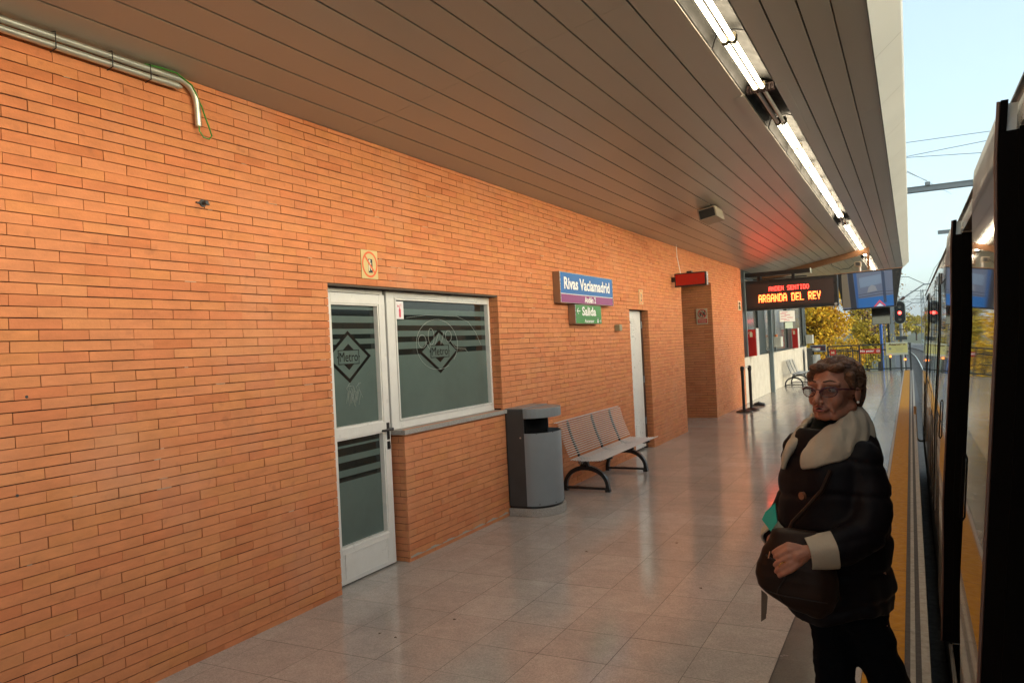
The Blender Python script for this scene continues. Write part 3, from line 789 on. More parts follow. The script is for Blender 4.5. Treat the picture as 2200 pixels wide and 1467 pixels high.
f = MB(); f.cyl((WX + .03, -4.9, 3.176), .0175, 7.78, 12, axis=1); f.build('pipe', M_cond, t, smooth=True)
f = MB(); f.cyl((WX + .03, 2.80, 3.178), .019, .12, 12, axis=1); f.cyl((WX + .03, 2.92, 3.178), .019, .03, 12, axis=1, r2=.006); build_each(f, 'coupling', M_cond, t, smooth=True)
for y in (-2.6, -1.2, 0.2, 1.2, 2.23, 2.52, 2.74):
    f = MB(); f.tube([(WX + .002, y, 3.245), (WX + .047, y, 3.24), (WX + .049, y, 3.20), (WX + .049, y, 3.16), (WX + .002, y, 3.152)], .0028, 6)
    tag(f.build('cable_tie', M_black), {2.23: 'black tie on the two steel conduits, leftmost of the three in view', 2.52: 'black tie on the two steel conduits, middle of the three in view', 2.74: 'black tie on the two steel conduits, nearest their bent end'}.get(y, 'black tie on the steel conduits beyond the left edge, %s' % {-2.6: 'farthest back', -1.2: 'second farthest back', 0.2: 'second before the edge', 1.2: 'just before the edge'}.get(y)), 'tie', 'black ties on the conduits')
f = MB(); f.tube([(WX + .03, 2.72, 3.238), (WX + .04, 2.80, 3.243), (WX + .05, 2.90, 3.24), (WX + .05, 3.0, 3.20), (WX + .04, 3.07, 3.10), (WX + .055, 3.078, 3.04), (WX + .06, 3.10, 2.98), (WX + .06, 3.115, 2.94), (WX + .05, 3.105, 2.92), (WX + .04, 3.075, 2.925), (WX + .03, 3.055, 2.96), (WX + .03, 3.055, 3.0)], .0045, 6)
tag(f.build('green_cable', mat('green_cable', (.05, .24, .03), .4), smooth=True), 'thin green earth wire looping below the end of the bent conduit', 'wire')

# ceiling loudspeaker box
t = thing('ceiling_speaker', 'beige box loudspeaker with dark grille hung under the slatted ceiling', 'loudspeaker', (-2.46, 11.0, 3.44))
def tilted(x, z, ang=11): return Matrix.Translation((x, 0, z)) @ Matrix.Rotation(R(-ang), 4, 'Y')
Msp = tilted(-2.45, CE(-2.45) - .01)
f = MB(Msp); f.bbox(-.125, .125, 10.70, 11.20, -.17, -.015, .008); f.build('cabinet', mat('speaker_beige', (.32, .27, .20), .5), t)
f = MB(Msp); f.box(-.105, .105, 10.692, 10.6995, -.155, -.035); f.build('grille', mat('grille_black', (.012, .010, .009), .6, bump=.8, bscale=400), t)
f = MB(Msp); f.box(-.04, .04, 10.8, 10.95, -.016, .012); f.build('bracket', M_dgrey, t)

# red display panel hung at the corridor
t = thing('hanging_sign', 'small blank red panel in a black case projecting from the brick wall', 'sign', (-3.5, 12.75, 2.5))
f = MB(); f.bbox(-3.50, -2.965, 12.755, 12.83, 2.51, 2.74, .006); f.build('case', M_black, t)
f = MB(); f.box(-3.478, -2.99, 12.745, 12.7545, 2.535, 2.72); f.build('red_panel', mat('red_acrylic', (.30, .002, .002), .25, emit=(1, .01, .0), es=.02, coat=.3), t)  # panel is unlit; a faint red glow is put into its material
f = MB(); f.cyl((-3.13, 12.740, 2.625), .009, .005, 10, axis=1); f.build('sensor', M_black, t)
f = MB(); f.box(-2.968, -2.955, 12.76, 12.84, 2.515, 2.735); f.build('side_plate', M_steel, t)
f = MB(); f.box(-3.56, -3.50, 12.78, 12.81, 2.60, 2.68); f.box(-3.3, -3.22, 12.8, 12.9, 2.74, 2.77); f.build('bracket', M_black, t)
f = MB(); f.tube([(-3.40, 12.79, 2.73), (-3.42, 12.80, 2.85), (-3.49, 12.95, 3.05), (-3.50, 12.98, 3.26)], .006, 8)
tag(f.build('cable_conduit', M_sw, smooth=True), 'thin white cable running down from the ceiling to the red panel', 'cable')
# ------------------------------------------------------------------ litter bins
def copy_tree(o, parent=None):
    c = o.copy(); COL.objects.link(c)
    if parent is not None: c.parent = parent
    for ch in list(o.children):
        if ch.name.startswith('__'): continue
        copy_tree(ch, c)
    return c
def make_bin():
    t = thing('litter_bin', 'grey metal litter bin with hooded opening beside the window sill', 'bin', (-3.56, 6.88, 0), 'litter bins on the platform')
    X0 = -3.555; XB = -3.36; yc = 6.88; ry = .285; rx = .235
    def D_(x0, x1, rx_, ry_, n=18):
        return [(x0, yc - ry_)] + [(x1 + rx_ * math.cos(R(-90 + 180 * k / n)), yc + ry_ * math.sin(R(-90 + 180 * k / n))) for k in range(n + 1)] + [(x0, yc + ry_)]
    def slab(mb, pts, z0, z1): mb.prism([(p[0], p[1], z0) for p in pts], (0, 0, z1 - z0))
    b = MB(); slab(b, D_(X0, XB, rx + .02, ry + .012), .0, .075); b.build('concrete_base', M_granite, t, bevel=.006)
    b = MB(); slab(b, D_(X0 + .002, XB, rx - .012, ry - .012), .076, .095); b.build('plinth_gap', M_black, t)
    b = MB(); b.box(X0, XB, yc - ry, yc - ry + .012, .096, 1.035); b.box(X0, XB, yc + ry - .012, yc + ry, .096, 1.035); b.box(X0, X0 + .012, yc - ry, yc + ry, .096, 1.035)
    b.build('back_casing', M_dgrey, t)
    b = MB(); b.box(XB - .012, XB + .012, yc - ry + .012, yc + .06, .78, .944); b.box(XB - .03, XB - .0125, yc - ry + .012, yc + ry - .012, .1, .94); b.build('inner_box', M_matte, t)
    n = 20; sh = MB(); pin = []; pout = []
    for k in range(n + 1):
        a = R(-90 + 180 * k / n); pout.append((XB + rx * math.cos(a), yc + ry * math.sin(a))); pin.append((XB + (rx - .008) * math.cos(a), yc + (ry - .008) * math.sin(a)))
    pts = [(XB + .001, yc - ry)] + pout[1:-1] + [(XB + .001, yc + ry)]
    slab(sh, pout + pin[::-1], .098, .80)
    sh.build('drum', M_lgrey, t, smooth=True)
    b = MB(); slab(b, [(XB + .0, yc - ry + .012)] + [(p[0] - .002, p[1]) for p in pin] + [(XB, yc + ry - .012)], .60, .62); b.build('liner', M_black, t)
    b = MB(); slab(b, D_(XB - .001, XB, rx + .006, ry + .004), .945, 1.037); b.build('hood', M_lgrey, t, bevel=.006)
    b = MB(); b.box(X0, XB - .002, yc - ry, yc + ry, 1.0355, 1.045); b.build('top_plate', M_lgrey, t, bevel=.002)
    b = MB()
    for z in (.795, .112):
        for k in (3, 7, 11, 15): b.cyl((XB + (rx - .002) * math.cos(R(-90 + 180 * k / 18)), yc + (ry - .002) * math.sin(R(-90 + 180 * k / 18)), z), .006, .008, 8)
    build_each(b, 'rivet', M_black, t)
    b = MB(); b.cyl((XB - .04, yc - ry - .004, .76), .008, .006, 10, axis=1); b.build('lock', M_steel, t)
    return t
bin1 = make_bin()
bin2 = copy_tree(bin1); bin2.location = (-3.44, 30.3, 0)
bin2['label'] = 'distant grey litter bin at the far end of the white low wall'

# ------------------------------------------------------------------ benches
M_bt = mat('bench_tube', (.66, .63, .59), .3, metal=1)
def make_bench():
    t = thing('bench', 'steel tube bench with black arched legs against the brick wall beside the litter bin', 'bench', (-3.3, 8.6, 0), 'tube benches on the platform')
    Y0, Y1 = 7.62, 9.63
    seat = [(-2.965 - i * .0305, .392 + .012 * math.sin(i / 13 * 3.14) * -1 + (.006 if i == 0 else 0)) for i in range(13)]
    s_ = MB()
    for x, z in seat: s_.cyl((x, Y0, z), .0052, Y1 - Y0, 10, axis=1)
    s_.build('seat', M_bt, t, smooth=True)
    back = []
    for i in range(16):
        a = i / 15
        back.append((-3.345 - .115 * a - .012 * math.sin(a * 3.1), .425 + .345 * a))
    back += [(-3.485, .788), (-3.508, .787)]
    b = MB()
    for x, z in back: b.cyl((x, Y0, z), .0052, Y1 - Y0, 10, axis=1)
    b.build('backrest', M_bt, t, smooth=True)
    for y in (7.93, 8.66, 9.28):
        f = MB(); th = .024
        path = [(seat[0][0] + .0, .378)] + [(x, z - .022) for x, z in seat[2::3]] + [(-3.36, .385)] + [(x - .022, z) for x, z in back[0:16:3]] + [(-3.475, .775)]
        for a, c in zip(path, path[1:]):
            dx, dz = c[0] - a[0], c[1] - a[1]; l = math.hypot(dx, dz); nx, nz = dz / l * .011, -dx / l * .011
            f.prism([(a[0] - nx, y - th / 2, a[1] - nz), (c[0] - nx, y - th / 2, c[1] - nz), (c[0] + nx, y - th / 2, c[1] + nz), (a[0] + nx, y - th / 2, a[1] + nz)], (0, th, 0))
        f.build('support_rib', M_black, t)
    f = MB(); f.cyl((-3.30, 7.80, .335), .022, 1.62, 14, axis=1); f.build('cross_tube', M_steel, t, smooth=True)
    for y in (7.93, 9.28):
        f = MB(); n = 22; cx, ax, az = -3.285, .275, .285; y0 = y - .024; th = .048
        out = [(cx + ax * math.cos(R(180 * k / n)), .0 + az * (math.sin(R(180 * k / n)) ** .8)) for k in range(n + 1)]
        inn = [(cx + (ax - .042) * math.cos(R(180 * k / n)), .035 + (az - .085) * (math.sin(R(180 * k / n)) ** .8)) for k in range(n + 1)]
        for k in range(n):
            f.prism([(out[k][0], y0, out[k][1]), (out[k + 1][0], y0, out[k + 1][1]), (inn[k + 1][0], y0, inn[k + 1][1]), (inn[k][0], y0, inn[k][1])], (0, th, 0))
        f.box(cx - ax + .04, cx + ax - .04, y0, y0 + th, .022, .046)
        f.box(cx - ax - .004, cx - ax + .05, y0 - .003, y0 + th + .003, 0, .03); f.box(cx + ax - .05, cx + ax + .004, y0 - .003, y0 + th + .003, 0, .03)
        f.prism([(-3.345, y0, .27), (-3.24, y0, .27), (-3.27, y0, .375), (-3.325, y0, .375)], (0, th, 0))
        f.build('leg', M_black, t, smooth=False)
    return t
bench1 = make_bench()
bench2 = copy_tree(bench1); bench2.location = (-3.3 + .02, 25.6, 0)
bench2['label'] = 'distant steel tube bench in front of the white low wall'

# ------------------------------------------------------------------ belt posts
def make_post():
    t = thing('belt_post', 'black retractable belt post standing at the end of the brick wall, nearer one of two', 'barrier post', (-3.25, 16.85, 0), 'belt posts by the wall end')
    f = MB(); f.disc_lathe((-3.25, 16.85, 0), [(.001, 0), (.175, 0), (.175, .012), (.16, .025), (.08, .05), (.04, .062), (.001, .062)], 28); f.build('base', M_black, t, smooth=True)
    f = MB(); f.cyl((-3.25, 16.85, .06), .032, .82, 16); f.build('post', M_black, t, smooth=True)
    f = MB(); f.cyl((-3.25, 16.85, .88), .042, .09, 16); f.cyl((-3.25, 16.85, .97), .02, .012, 12); f.build('head', M_black, t, smooth=True)
    return t
p1 = make_post(); p2 = copy_tree(p1); p2.location = (-3.17, 17.25, 0)
p2['label'] = 'black retractable belt post standing at the end of the brick wall, farther one of two'
f = MB(); f.tube([(-3.21, 16.87, .95), (-3.195, 17.05, .952), (-3.19, 17.2, .95)], .012, 6)
tag(f.build('belt_clip', mat('clip_white', (.5, .5, .5), .4)), 'pale belt end joining the heads of the two black posts', 'belt')
f = MB(); f.tube([(-3.30, 18.3, .03), (-3.2, 18.35, .05), (-3.08, 18.42, .03)], [.03, .045, .02], 8); f.box(-3.34, -3.06, 18.25, 18.45, .001, .03)
tag(f.build('cable_stub', M_black), 'small dark lump with a bracket lying at the foot of the white low wall', 'bracket')

# ------------------------------------------------------------------ glazed shelter wall beyond the bricks
M_pan = mat('grey_glass_panel', (.13, .135, .135), .12, spec=.5, var=.1, vscale=1.5)
M_fr = mat('dark_green_frame', (.022, .03, .03), .35)
M_pre = mat('white_precast', (.66, .63, .56), .7, col2=(.52, .48, .41), vscale=3.5, bump=.2, bscale=30)
SX = -3.60
sh = thing('shelter_wall', 'low white precast wall with dark framed grey glass panels beyond the brick building', 'wall', (SX, YE, 0))
ys3 = [18.84, 19.72, 22.5, 23.85, 27.74, 31.3]
for a, b in zip(ys3, ys3[1:]):
    f = MB(); f.bbox(SX - .16, SX + .02, a + .012, b - .012, 0, 1.10, .008); f.build('precast_panel', M_pre, sh)
f = MB(); f.box(SX - .15, SX - .0, 18.84, 31.28, .0, 1.09); f.build('joint_filler', M_dgrey, sh)
fr = MB()
for (a, b) in ((18.84, 19.42), (21.15, 22.2), (23.42, 23.85), (26.58, 27.35), (30.6, 31.3)): fr.box(SX - .10, SX - .002, a, b, 1.102, 3.3)
fr.box(SX - .12, SX + .0, 18.85, 31.29, 1.101, 1.16); fr.box(SX - .12, SX + .0, 18.85, 31.29, 3.05, 3.3)
fr.build('frame', M_fr, sh)
for (a, b) in ((19.42, 21.15), (22.2, 23.42), (23.85, 26.58), (27.35, 30.6)):
    f = MB(); f.box(SX - .07, SX - .06, a - .01, b + .01, 1.15, 3.06); f.build('glass_panel', M_pan, sh)
f = MB()
for y in (19.44, 23.87, 27.37, 31.31): f.box(SX - .03, SX + .02, y, y + .05, 1.103, 3.28)
f.build('pale_mullion', mat('blue_grey_paint', (.22, .27, .29), .4), sh)
t = MB(); t.box(SX + .03, SX + .13, 22.50, 22.62, 0, 3.3); tag(t.build('steel_post', mat('post_blue_grey', (.12, .16, .18), .4), bevel=.006), 'thin blue grey steel post standing before the white low wall', 'post')
def ext_cab(y0, lab):
    t = thing('extinguisher_cabinet', lab, 'cabinet', (SX, y0, 1.12), 'red extinguisher cabinets on the shelter wall')
    f = MB(); f.bbox(SX + .0, SX + .20, y0, y0 + .34, 1.12, 1.60, .008); f.build('cabinet', mat('cabinet_red', (.42, .012, .01), .3), t)
    f = MB(); f.box(SX + .02, SX + .21, y0 - .0, y0 + .345, 1.14, 1.585); 
    f = MB(); f.box(SX + .2, SX + .215, y0 + .02, y0 + .34, 1.12, 1.80); f.build('backing_strip', mat('perforated_pale', (.6, .6, .6), .4), t)
    M = frame((0, y0 - .012, 0), (1, 0, 0), (0, 0, 1))
    f = MB(M); f.box(SX - .02, SX + .20, 1.56, 1.775, 0, .006); f.build('sign_plate', M_red, t)
    f = MB(M); u = SX + .09; poly(f, [(u - .03, 1.59), (u + .035, 1.59), (u + .035, 1.69), (u + .015, 1.71), (u + .015, 1.73), (u - .012, 1.73), (u - .012, 1.71), (u - .03, 1.69)], .0075)
    ring2(f, u - .035, 1.68, .03, .045, .010, .0075, 12, 60, 200); f.build('extinguisher_pictogram', mat('pictogram_cream', (.72, .66, .45), .5), t)
ext_cab(19.55, 'red extinguisher cabinet and sign on the shelter wall, next to the brick wall end')
ext_cab(27.4, 'farther red extinguisher cabinet and sign on the shelter wall')
t = thing('junction_box', 'white junction box with an orange lamp on the shelter wall frame', 'box', (SX, 23.6, 1.25))
f = MB(); f.bbox(SX, SX + .22, 23.5, 23.9, 1.25, 1.55, .01); f.build('housing', mat('box_pale', (.55, .56, .52), .4), t)
f = MB(); f.cyl((SX + .07, 23.6, 1.55), .045, .07, 12); f.build('beacon', mat('beacon_orange', (.5, .13, .02), .3), t)
t = MB(); t.bbox(SX + .02, SX + .27, 31.1, 31.5, 1.2, 1.53, .01); tag(t.build('junction_box', MATS['box_pale']), 'pale junction box at the far corner of the shelter wall', 'box')
t = thing('notice_board', 'pale poster with pink print on the grey shelter panel', 'notice', (SX, 24.9, 2.0))
M = frame((SX + .0, 24.9, 0), (.55, 1, 0), (0, 0, 1))
f = MB(M); f.box(0, .75, 2.0, 2.34, 0, .02); f.build('board', mat('poster_pale', (.62, .60, .58), .4), t)
f = MB(M)
for k in range(7): a = .03 + random.random() * .35; rect(f, a, a + .28, 2.03 + k * .042, 2.055 + k * .042, .0215)
f.build('print', mat('poster_pink', (.50, .18, .22), .5), t)
f = MB(M); f.box(.25, .62, 1.79, 1.985, 0, .02); f.build('lower_sheet', mat('poster_green', (.42, .50, .42), .4), t)

# ------------------------------------------------------------------ LED destination display
DY = 19.5
t = thing('led_display', 'black LED destination board reading ANDEN SENTIDO ARGANDA DEL REY', 'display', (-2.57, DY, 2.2))
f = MB(); f.bbox(-3.665, -1.475, DY, DY + .22, 2.235, 2.965, .01); f.build('case', M_black, t)
f = MB(); f.box(-3.56, -1.56, DY - .004, DY, 2.31, 2.89); f.build('screen', mat('led_screen', (.045, .033, .03), .25, emit=(.5, .08, .04), es=.004), t)
FONT = {'A': '01110 10001 10001 11111 10001 10001 10001', 'N': '10001 11001 10101 10101 10011 10001 10001', 'D': '11110 10001 10001 10001 10001 10001 11110',
        'E': '11111 10000 10000 11110 10000 10000 11111', 'S': '01111 10000 10000 01110 00001 00001 11110', 'T': '11111 00100 00100 00100 00100 00100 00100',
        'I': '01110 00100 00100 00100 00100 00100 01110', 'O': '01110 10001 10001 10001 10001 10001 01110', 'R': '11110 10001 10001 11110 10100 10010 10001',
        'G': '01110 10001 10000 10111 10001 10001 01111', 'L': '10000 10000 10000 10000 10000 10000 11111', 'Y': '10001 10001 01010 01010 00100 00100 00100', ' ': '0 0 0 0 0 0 0'}
def led(s, x0, x1, z0, z1, rows, bold):
    f = MB(); n = len(s) * 6 - 1; du = (x1 - x0) / n; dv = (z1 - z0) / rows
    for i, c in enumerate(s):
        g = FONT[c].split()
        for r_ in range(rows):
            row = g[min(6, int(r_ * 7 / rows))]
            for q, b in enumerate(row):
                if b == '1':
                    x = x0 + (i * 6 + q) * du; z = z1 - (r_ + 1) * dv; e_ = du * .02 if bold else du * .12
                    f.quad((x + e_, DY - .0055, z + dv * .07), (x + du * (1.25 if bold else .9), DY - .0055, z + dv * .07), (x + du * (1.25 if bold else .9), DY - .0055, z + dv * .93), (x + e_, DY - .0055, z + dv * .93))
    return f
led('ANDEN SENTIDO', -3.03, -2.11, 2.685, 2.795, 7, False).build('led_line', mat('led_red', (.3, .02, .01), .4, emit=(1, .03, .02), es=5.0), t)
led('ARGANDA DEL REY', -3.28, -1.86, 2.425, 2.61, 11, True).build('led_line', mat('led_amber', (.3, .05, .01), .4, emit=(1, .06, .012), es=7.0), t)
f = MB(); f.cyl((-1.53, DY - .012, 2.28), .035, .012, 12, axis=1); f.build('badge', M_steel, t)
t = thing('display_bracket', 'black steel beam carrying the LED destination board', 'bracket', (-3.6, 19.6, 3.1))
f = MB(); f.box(-3.68, -2.06, 19.55, 19.68, 3.07, 3.17); f.build('beam', M_black, t)
f = MB(); f.box(-2.072, -2.058, 19.54, 19.69, 3.06, 3.18); f.build('end_plate', mat('pale_green_plate2', (.5, .55, .48), .4), t)
f = MB(); 
for x in (-3.3, -2.5): f.box(x, x + .07, 19.58, 19.64, 2.965, 3.07)
f.box(-3.4, -2.15, 19.56, 19.66, 2.985, 3.01); f.build('hanger', M_black, t)

# ------------------------------------------------------------------ brown beam, monitor, camera
M_brown = mat('brown_steel', (.20, .085, .03), .45, var=.15)
t = thing('ceiling_beam', 'brown steel beam under the slats with a drop post carrying the monitor', 'beam', (-1.9, 22.0, 3.4))
f = MB(); f.prism([(-3.58, 21.95, CE(-3.58) - .17), (-.86, 21.95, CE(-.86) - .15), (-.86, 21.95, CE(-.86) - .005), (-3.58, 21.95, CE(-3.58) - .005)], (0, .12, 0)); f.build('beam', M_brown, t)
f = MB(); f.box(-.93, -.87, 21.96, 22.05, 3.2, CE(-.9) - .1); f.build('drop_post', M_brown, t)
t = thing('platform_monitor', 'large hanging platform monitor showing a blue train front', 'monitor', (-.95, 22.2, 2.2))
f = MB()
f.prism([(-1.73, 22.0, 3.135), (-.12, 22.0, 3.175), (-.12, 22.0, 3.19), (-1.73, 22.0, 3.15)], (0, .5, 0)); f.build('hood', mat('pinkish_hood', (.42, .23, .14), .5), t)
f = MB(); f.prism([(-1.70, 22.03, 3.134), (-1.555, 22.03, 2.17), (-.305, 22.03, 2.20), (-.13, 22.03, 3.172)], (0, .42, 0)); f.build('case', M_black, t)
MM = frame((-1.565, 22.028, 2.20), (1, 0, .018), (0, 0, 1))
def scr(name, col, e, pts, lvl, par):
    f = MB(MM); poly(f, pts, lvl); return f.build(name, mat('screen_' + name, tuple(c * .3 for c in col), .35, emit=col, es=e * .32), par)
W_, H_ = 1.21, .92
sc0 = scr('screen', (.16, .20, .30), .45, [(0, 0), (W_, .0), (W_, H_), (0, H_)], .001, t)
scr('platform_image', (.20, .16, .11), .5, [(0.0, .03), (.20, .03), (.14, H_), (0, H_)], .003, sc0)
scr('shadow_image', (.03, .035, .05), .5, [(.20, .0), (.34, .0), (.28, H_), (.15, H_)], .0032, sc0)
scr('frame_image', (.03, .10, .28), .6, [(.34, .0), (.40, .0), (.36, H_), (.29, H_)], .0034, sc0)
scr('blue_image', (.02, .14, .42), .6, [(.38, .0), (W_, .0), (W_, .28), (.38, .24)], .0036, sc0)
scr('window_image', (.20, .28, .40), .55, [(.44, .52), (.95, .60), (.94, .84), (.42, .78)], .0038, sc0)
scr('pillar_image', (.04, .07, .14), .5, [(.98, .1), (1.05, .1), (1.02, H_), (.95, H_)], .004, sc0)
scr('seat_image', (.30, .32, .36), .5, [(.6, .38), (.84, .42), (.80, .54), (.72, .58), (.64, .52)], .0042, sc0)
f = MB(MM)
for v in (.36, .29): stroke(f, [(.40, v - .02), (.6, v), (.9, v + .03), (W_, v + .02)], .014, .0045)
f.build('rail_image', mat('screen_dark', (.02, .02, .04), .4, emit=(.03, .04, .08), es=.15), sc0)
f = MB(MM); poly(f, [(.74, .005), (.885, .17), (1.03, .015), (.99, .012), (.885, .125), (.79, .007)], .005); f.build('emblem_image', mat('screen_red', (.2, .02, .02), .4, emit=(.6, .06, .07), es=.3), sc0)
f = MB(MM); poly(f, [(.80, .006), (.885, .09), (.97, .01)], .0052); f.build('emblem_plate_image', mat('screen_pale', (.2, .2, .2), .4, emit=(.6, .62, .66), es=.25), sc0)
t = thing('security_camera', 'small cream security camera on a bracket above the monitor', 'camera', (-1.15, 22.4, 3.3))
f = MB(); f.bbox(-1.25, -1.09, 22.3, 22.7, 3.32, 3.45, .01); f.build('housing', mat('camera_cream', (.55, .45, .32), .4), t)
f = MB(); f.box(-1.225, -1.115, 22.29, 22.298, 3.335, 3.43); f.build('window', M_black, t)
f = MB(); f.cyl((-1.13, 22.45, 3.19), .03, .14, 10); f.build('stand', M_sw, t)
f = MB(); f.tube([(-1.17, 22.6, 3.45), (-1.25, 22.6, 3.42), (-1.4, 22.5, 3.30), (-1.6, 22.4, 3.28), (-1.8, 22.3, 3.40), (-1.85, 22.2, 3.55)], .012, 6)
tag(f.build('camera_cable', M_dgrey), 'thin dark cable drooping from the beam to the security camera', 'cable')
# mirror near the platform end
t = thing('driver_mirror', 'square driver mirror hung below the monitor, reflecting the pale canopy edge', 'mirror', (-.9, 30, 1.8))
f = MB(); f.box(-1.21, -.61, 30.0, 30.04, 1.79, 2.41); f.build('frame', M_black, t)
Mm = Matrix.Translation((-.91, 29.99, 2.10)) @ Matrix.Rotation(R(-14), 4, 'X') @ Matrix.Rotation(R(6), 4, 'Z')
f = MB(); f.box(-1.195, -.625, 29.993, 29.999, 1.805, 2.395); f.build('mirror_glass', mat('mirror', (.20, .19, .17), .05, metal=1), t)
f = MB(); f.box(-.93, -.89, 30.05, 30.09, 2.3, 3.75); f.build('hanger', M_black, t)

# ------------------------------------------------------------------ platform end: fence, poles, boards
FY = 32.9
M_fence = mat('fence_dark', (.035, .042, .045), .45)
t = thing('end_fence', 'dark steel railing fence with a gate across the far end of the platform', 'fence', (-1.9, FY, 0))
f = MB()
for z in (1.0, .79, .06): f.box(-3.0, -.02, FY, FY + .04, z, z + .045)
f.build('rail', M_fence, t)
for x in (-3.0, -1.86, -1.08, -.42, -.09):
    f = MB(); f.box(x, x + .06, FY - .01, FY + .05, 0, 1.045); f.build('post', M_fence, t)
f = MB()
for x0, x1 in ((-2.92, -1.9), (-1.78, -1.1)):
    x = x0
    while x < x1: f.box(x, x + .012, FY + .01, FY + .03, .1, .80); x += .085
f.build('bars', M_fence, t)
f = MB()
f.box(-2.9, -2.05, FY - .02, FY + .0, .86, .90); f.box(-2.09, -2.05, FY - .02, FY, .08, .86); f.box(-2.9, -2.86, FY - .02, FY, .08, .86); f.box(-2.9, -2.05, FY - .02, FY, .42, .45)
f.build('gate', M_fence, t)
t = thing('no_entry_sign', 'red banner sign reading No pasar on the platform end fence', 'sign', (-1.45, FY, .68))
M = frame((0, FY - .03, 0), (1, 0, 0), (0, 0, 1))
f = MB(M); f.box(-1.81, -1.075, .685, .87, 0, .006); f.build('sign_plate', mat('banner_red', (.48, .035, .02), .4), t)
f = MB(M); text(f, 'No pasar', -1.79, -1.30, .725, .835, .0075, bold=.03); ring2(f, -1.16, .778, .062, .062, .012, .0075, 24); rect(f, -1.195, -1.125, .765, .79, .0075); f.build('lettering', M_ltr, t)
t = thing('warning_plate', 'small square red warning plate on the fence gate', 'sign', (-2.8, FY, .67))
M = frame((0, FY - .04, 0), (1, 0, 0), (0, 0, 1))
f = MB(M); f.box(-2.905, -2.67, .665, .885, 0, .006); f.build('sign_plate', MATS['banner_red'], t)
f = MB(M); rect(f, -2.85, -2.73, .745, .80, .0075); rect(f, -2.84, -2.82, .72, .83, .0075); rect(f, -2.76, -2.74, .72, .83, .0075); f.build('pictogram', MATS['pictogram_cream'], t)
t = thing('attention_sign', 'pale yellow notice board headed Atencion at the edge of the platform end', 'sign', (-.5, FY, .62))
M = frame((0, FY - .06, 0), (1, 0, 0), (0, 0, 1))
f = MB(M); f.box(-.885, -.13, .60, 1.09, 0, .012); f.build('board', mat('pale_board', (.52, .55, .45), .4), t)
f = MB(M); rect(f, -.87, -.145, .68, 1.03, .0135); f.build('yellow_field', mat('yellow_field', (.60, .58, .24), .4), t)
f = MB(M); text(f, 'Atención', -.80, -.21, .965, 1.045, .0148, bold=.04)
f.build('heading', mat('dark_red_print', (.10, .03, .02), .5), t)
f = MB(M)
for v, a, b in ((.92, -.66, -.28), (.86, -.58, -.26), (.83, -.55, -.30), (.79, -.52, -.33), (.76, -.54, -.31)): stroke(f, [(a, v), (b, v)], .007, .0148)
ring2(f, -.745, .845, .045, .045, .03, .0148, 16); f.build('small_print', mat('grey_print', (.22, .24, .22), .5), t)
f = MB(M); 
for x in (-.8, -.25): f.box(x, x + .04, .0, .62, -.03, -.01)
f.build('leg', M_fence, t)
for x, z, lab in ((-.745, .55, 'small orange lantern under the left side of the notice board'), (-.245, .42, 'small orange lantern under the right side of the notice board')):
    f = MB(); f.disc_lathe((x, FY - .1, z), [(.001, -.04), (.03, -.035), (.042, 0), (.03, .035), (.001, .04)], 12)
    tag(f.build('lantern', mat('lantern_orange', (.8, .2, .03), .4, emit=(1, .24, .03), es=1.2), smooth=True), lab, 'lantern')
t = thing('framed_display', 'dark framed information screen on the fence beside the far litter bin', 'display', (-3.3, FY, .85))
M = frame((0, FY - .05, 0), (1, 0, 0), (0, 0, 1))
f = MB(M); f.bbox(-3.62, -3.02, .83, 1.10, 0, .08, .01); f.build('case', MATS['blue_grey_paint'], t)
f = MB(M); rect(f, -3.59, -3.05, .86, 1.07, .0815); f.build('screen', mat('dark_plum', (.05, .02, .03), .3), t)
f = MB(M); rect(f, -3.42, -3.22, .95, 1.0, .083); f.build('caption', M_red, t)
t = MB(); t.cyl((-1.03, FY + .3, -.2), .055, 4.2, 14); tag(t.build('blue_pole', mat('blue_paint', (.01, .10, .42), .4), smooth=True), 'bright blue steel pole at the end of the platform', 'pole')
t = MB(); t.box(-.93, -.89, FY + .6, FY + .64, -.5, 3.5); tag(t.build('grey_pole', M_lgrey), 'thin pale grey pole just right of the blue pole', 'pole')
t = MB(); t.box(-.83, -.76, FY + 1.2, FY + 1.4, -.8, 3.2); tag(t.build('dark_post', M_black), 'thick dark post behind the notice board', 'post')
# signal
t = thing('rail_signal', 'three aspect railway signal showing a red light on a pole at the platform end', 'signal', (-.42, 38.0, -1.1))
sx, sy = -.40, 38.0
f = MB(); n = 20
def stad(hw, z0, z1): return [(sx + hw * math.cos(R(180 * k / n)), z1 - hw + hw * math.sin(R(180 * k / n))) for k in range(n + 1)] + [(sx + hw * math.cos(R(180 + 180 * k / n)), z0 + hw + hw * math.sin(R(180 + 180 * k / n))) for k in range(n + 1)]
f.prism([(p[0], sy, p[1]) for p in stad(.235, 1.79, 2.83)], (0, .03, 0)); f.build('backboard', mat('pale_rim', (.35, .40, .37), .5), t)
f = MB(); f.prism([(p[0], sy - .06, p[1]) for p in stad(.205, 1.82, 2.80)], (0, .055, 0)); f.build('signal_head', M_black, t)
for z, m in ((2.56, mat('lens_dim', (.18, .18, .16), .2)), (2.29, mat('signal_red', (.6, .02, .02), .3, emit=(1, .04, .03), es=5.)), (2.02, MATS['lens_dim'])):
    f = MB(); f.cyl((sx, sy - .075, z), .072, .014, 18, axis=1); f.build('signal_lamp', m, t, smooth=True)
    f = MB()
    pts = [(sx + .085 * math.cos(R(a)), sy - .2 if False else sy - .06, z + .085 * math.sin(R(a))) for a in range(0, 181, 20)]
    f.loft([[(p[0], sy - .06, p[2]) for p in pts], [(p[0], sy - .22, p[2]) for p in pts]], closed=False); f.build('hood', M_black, t)
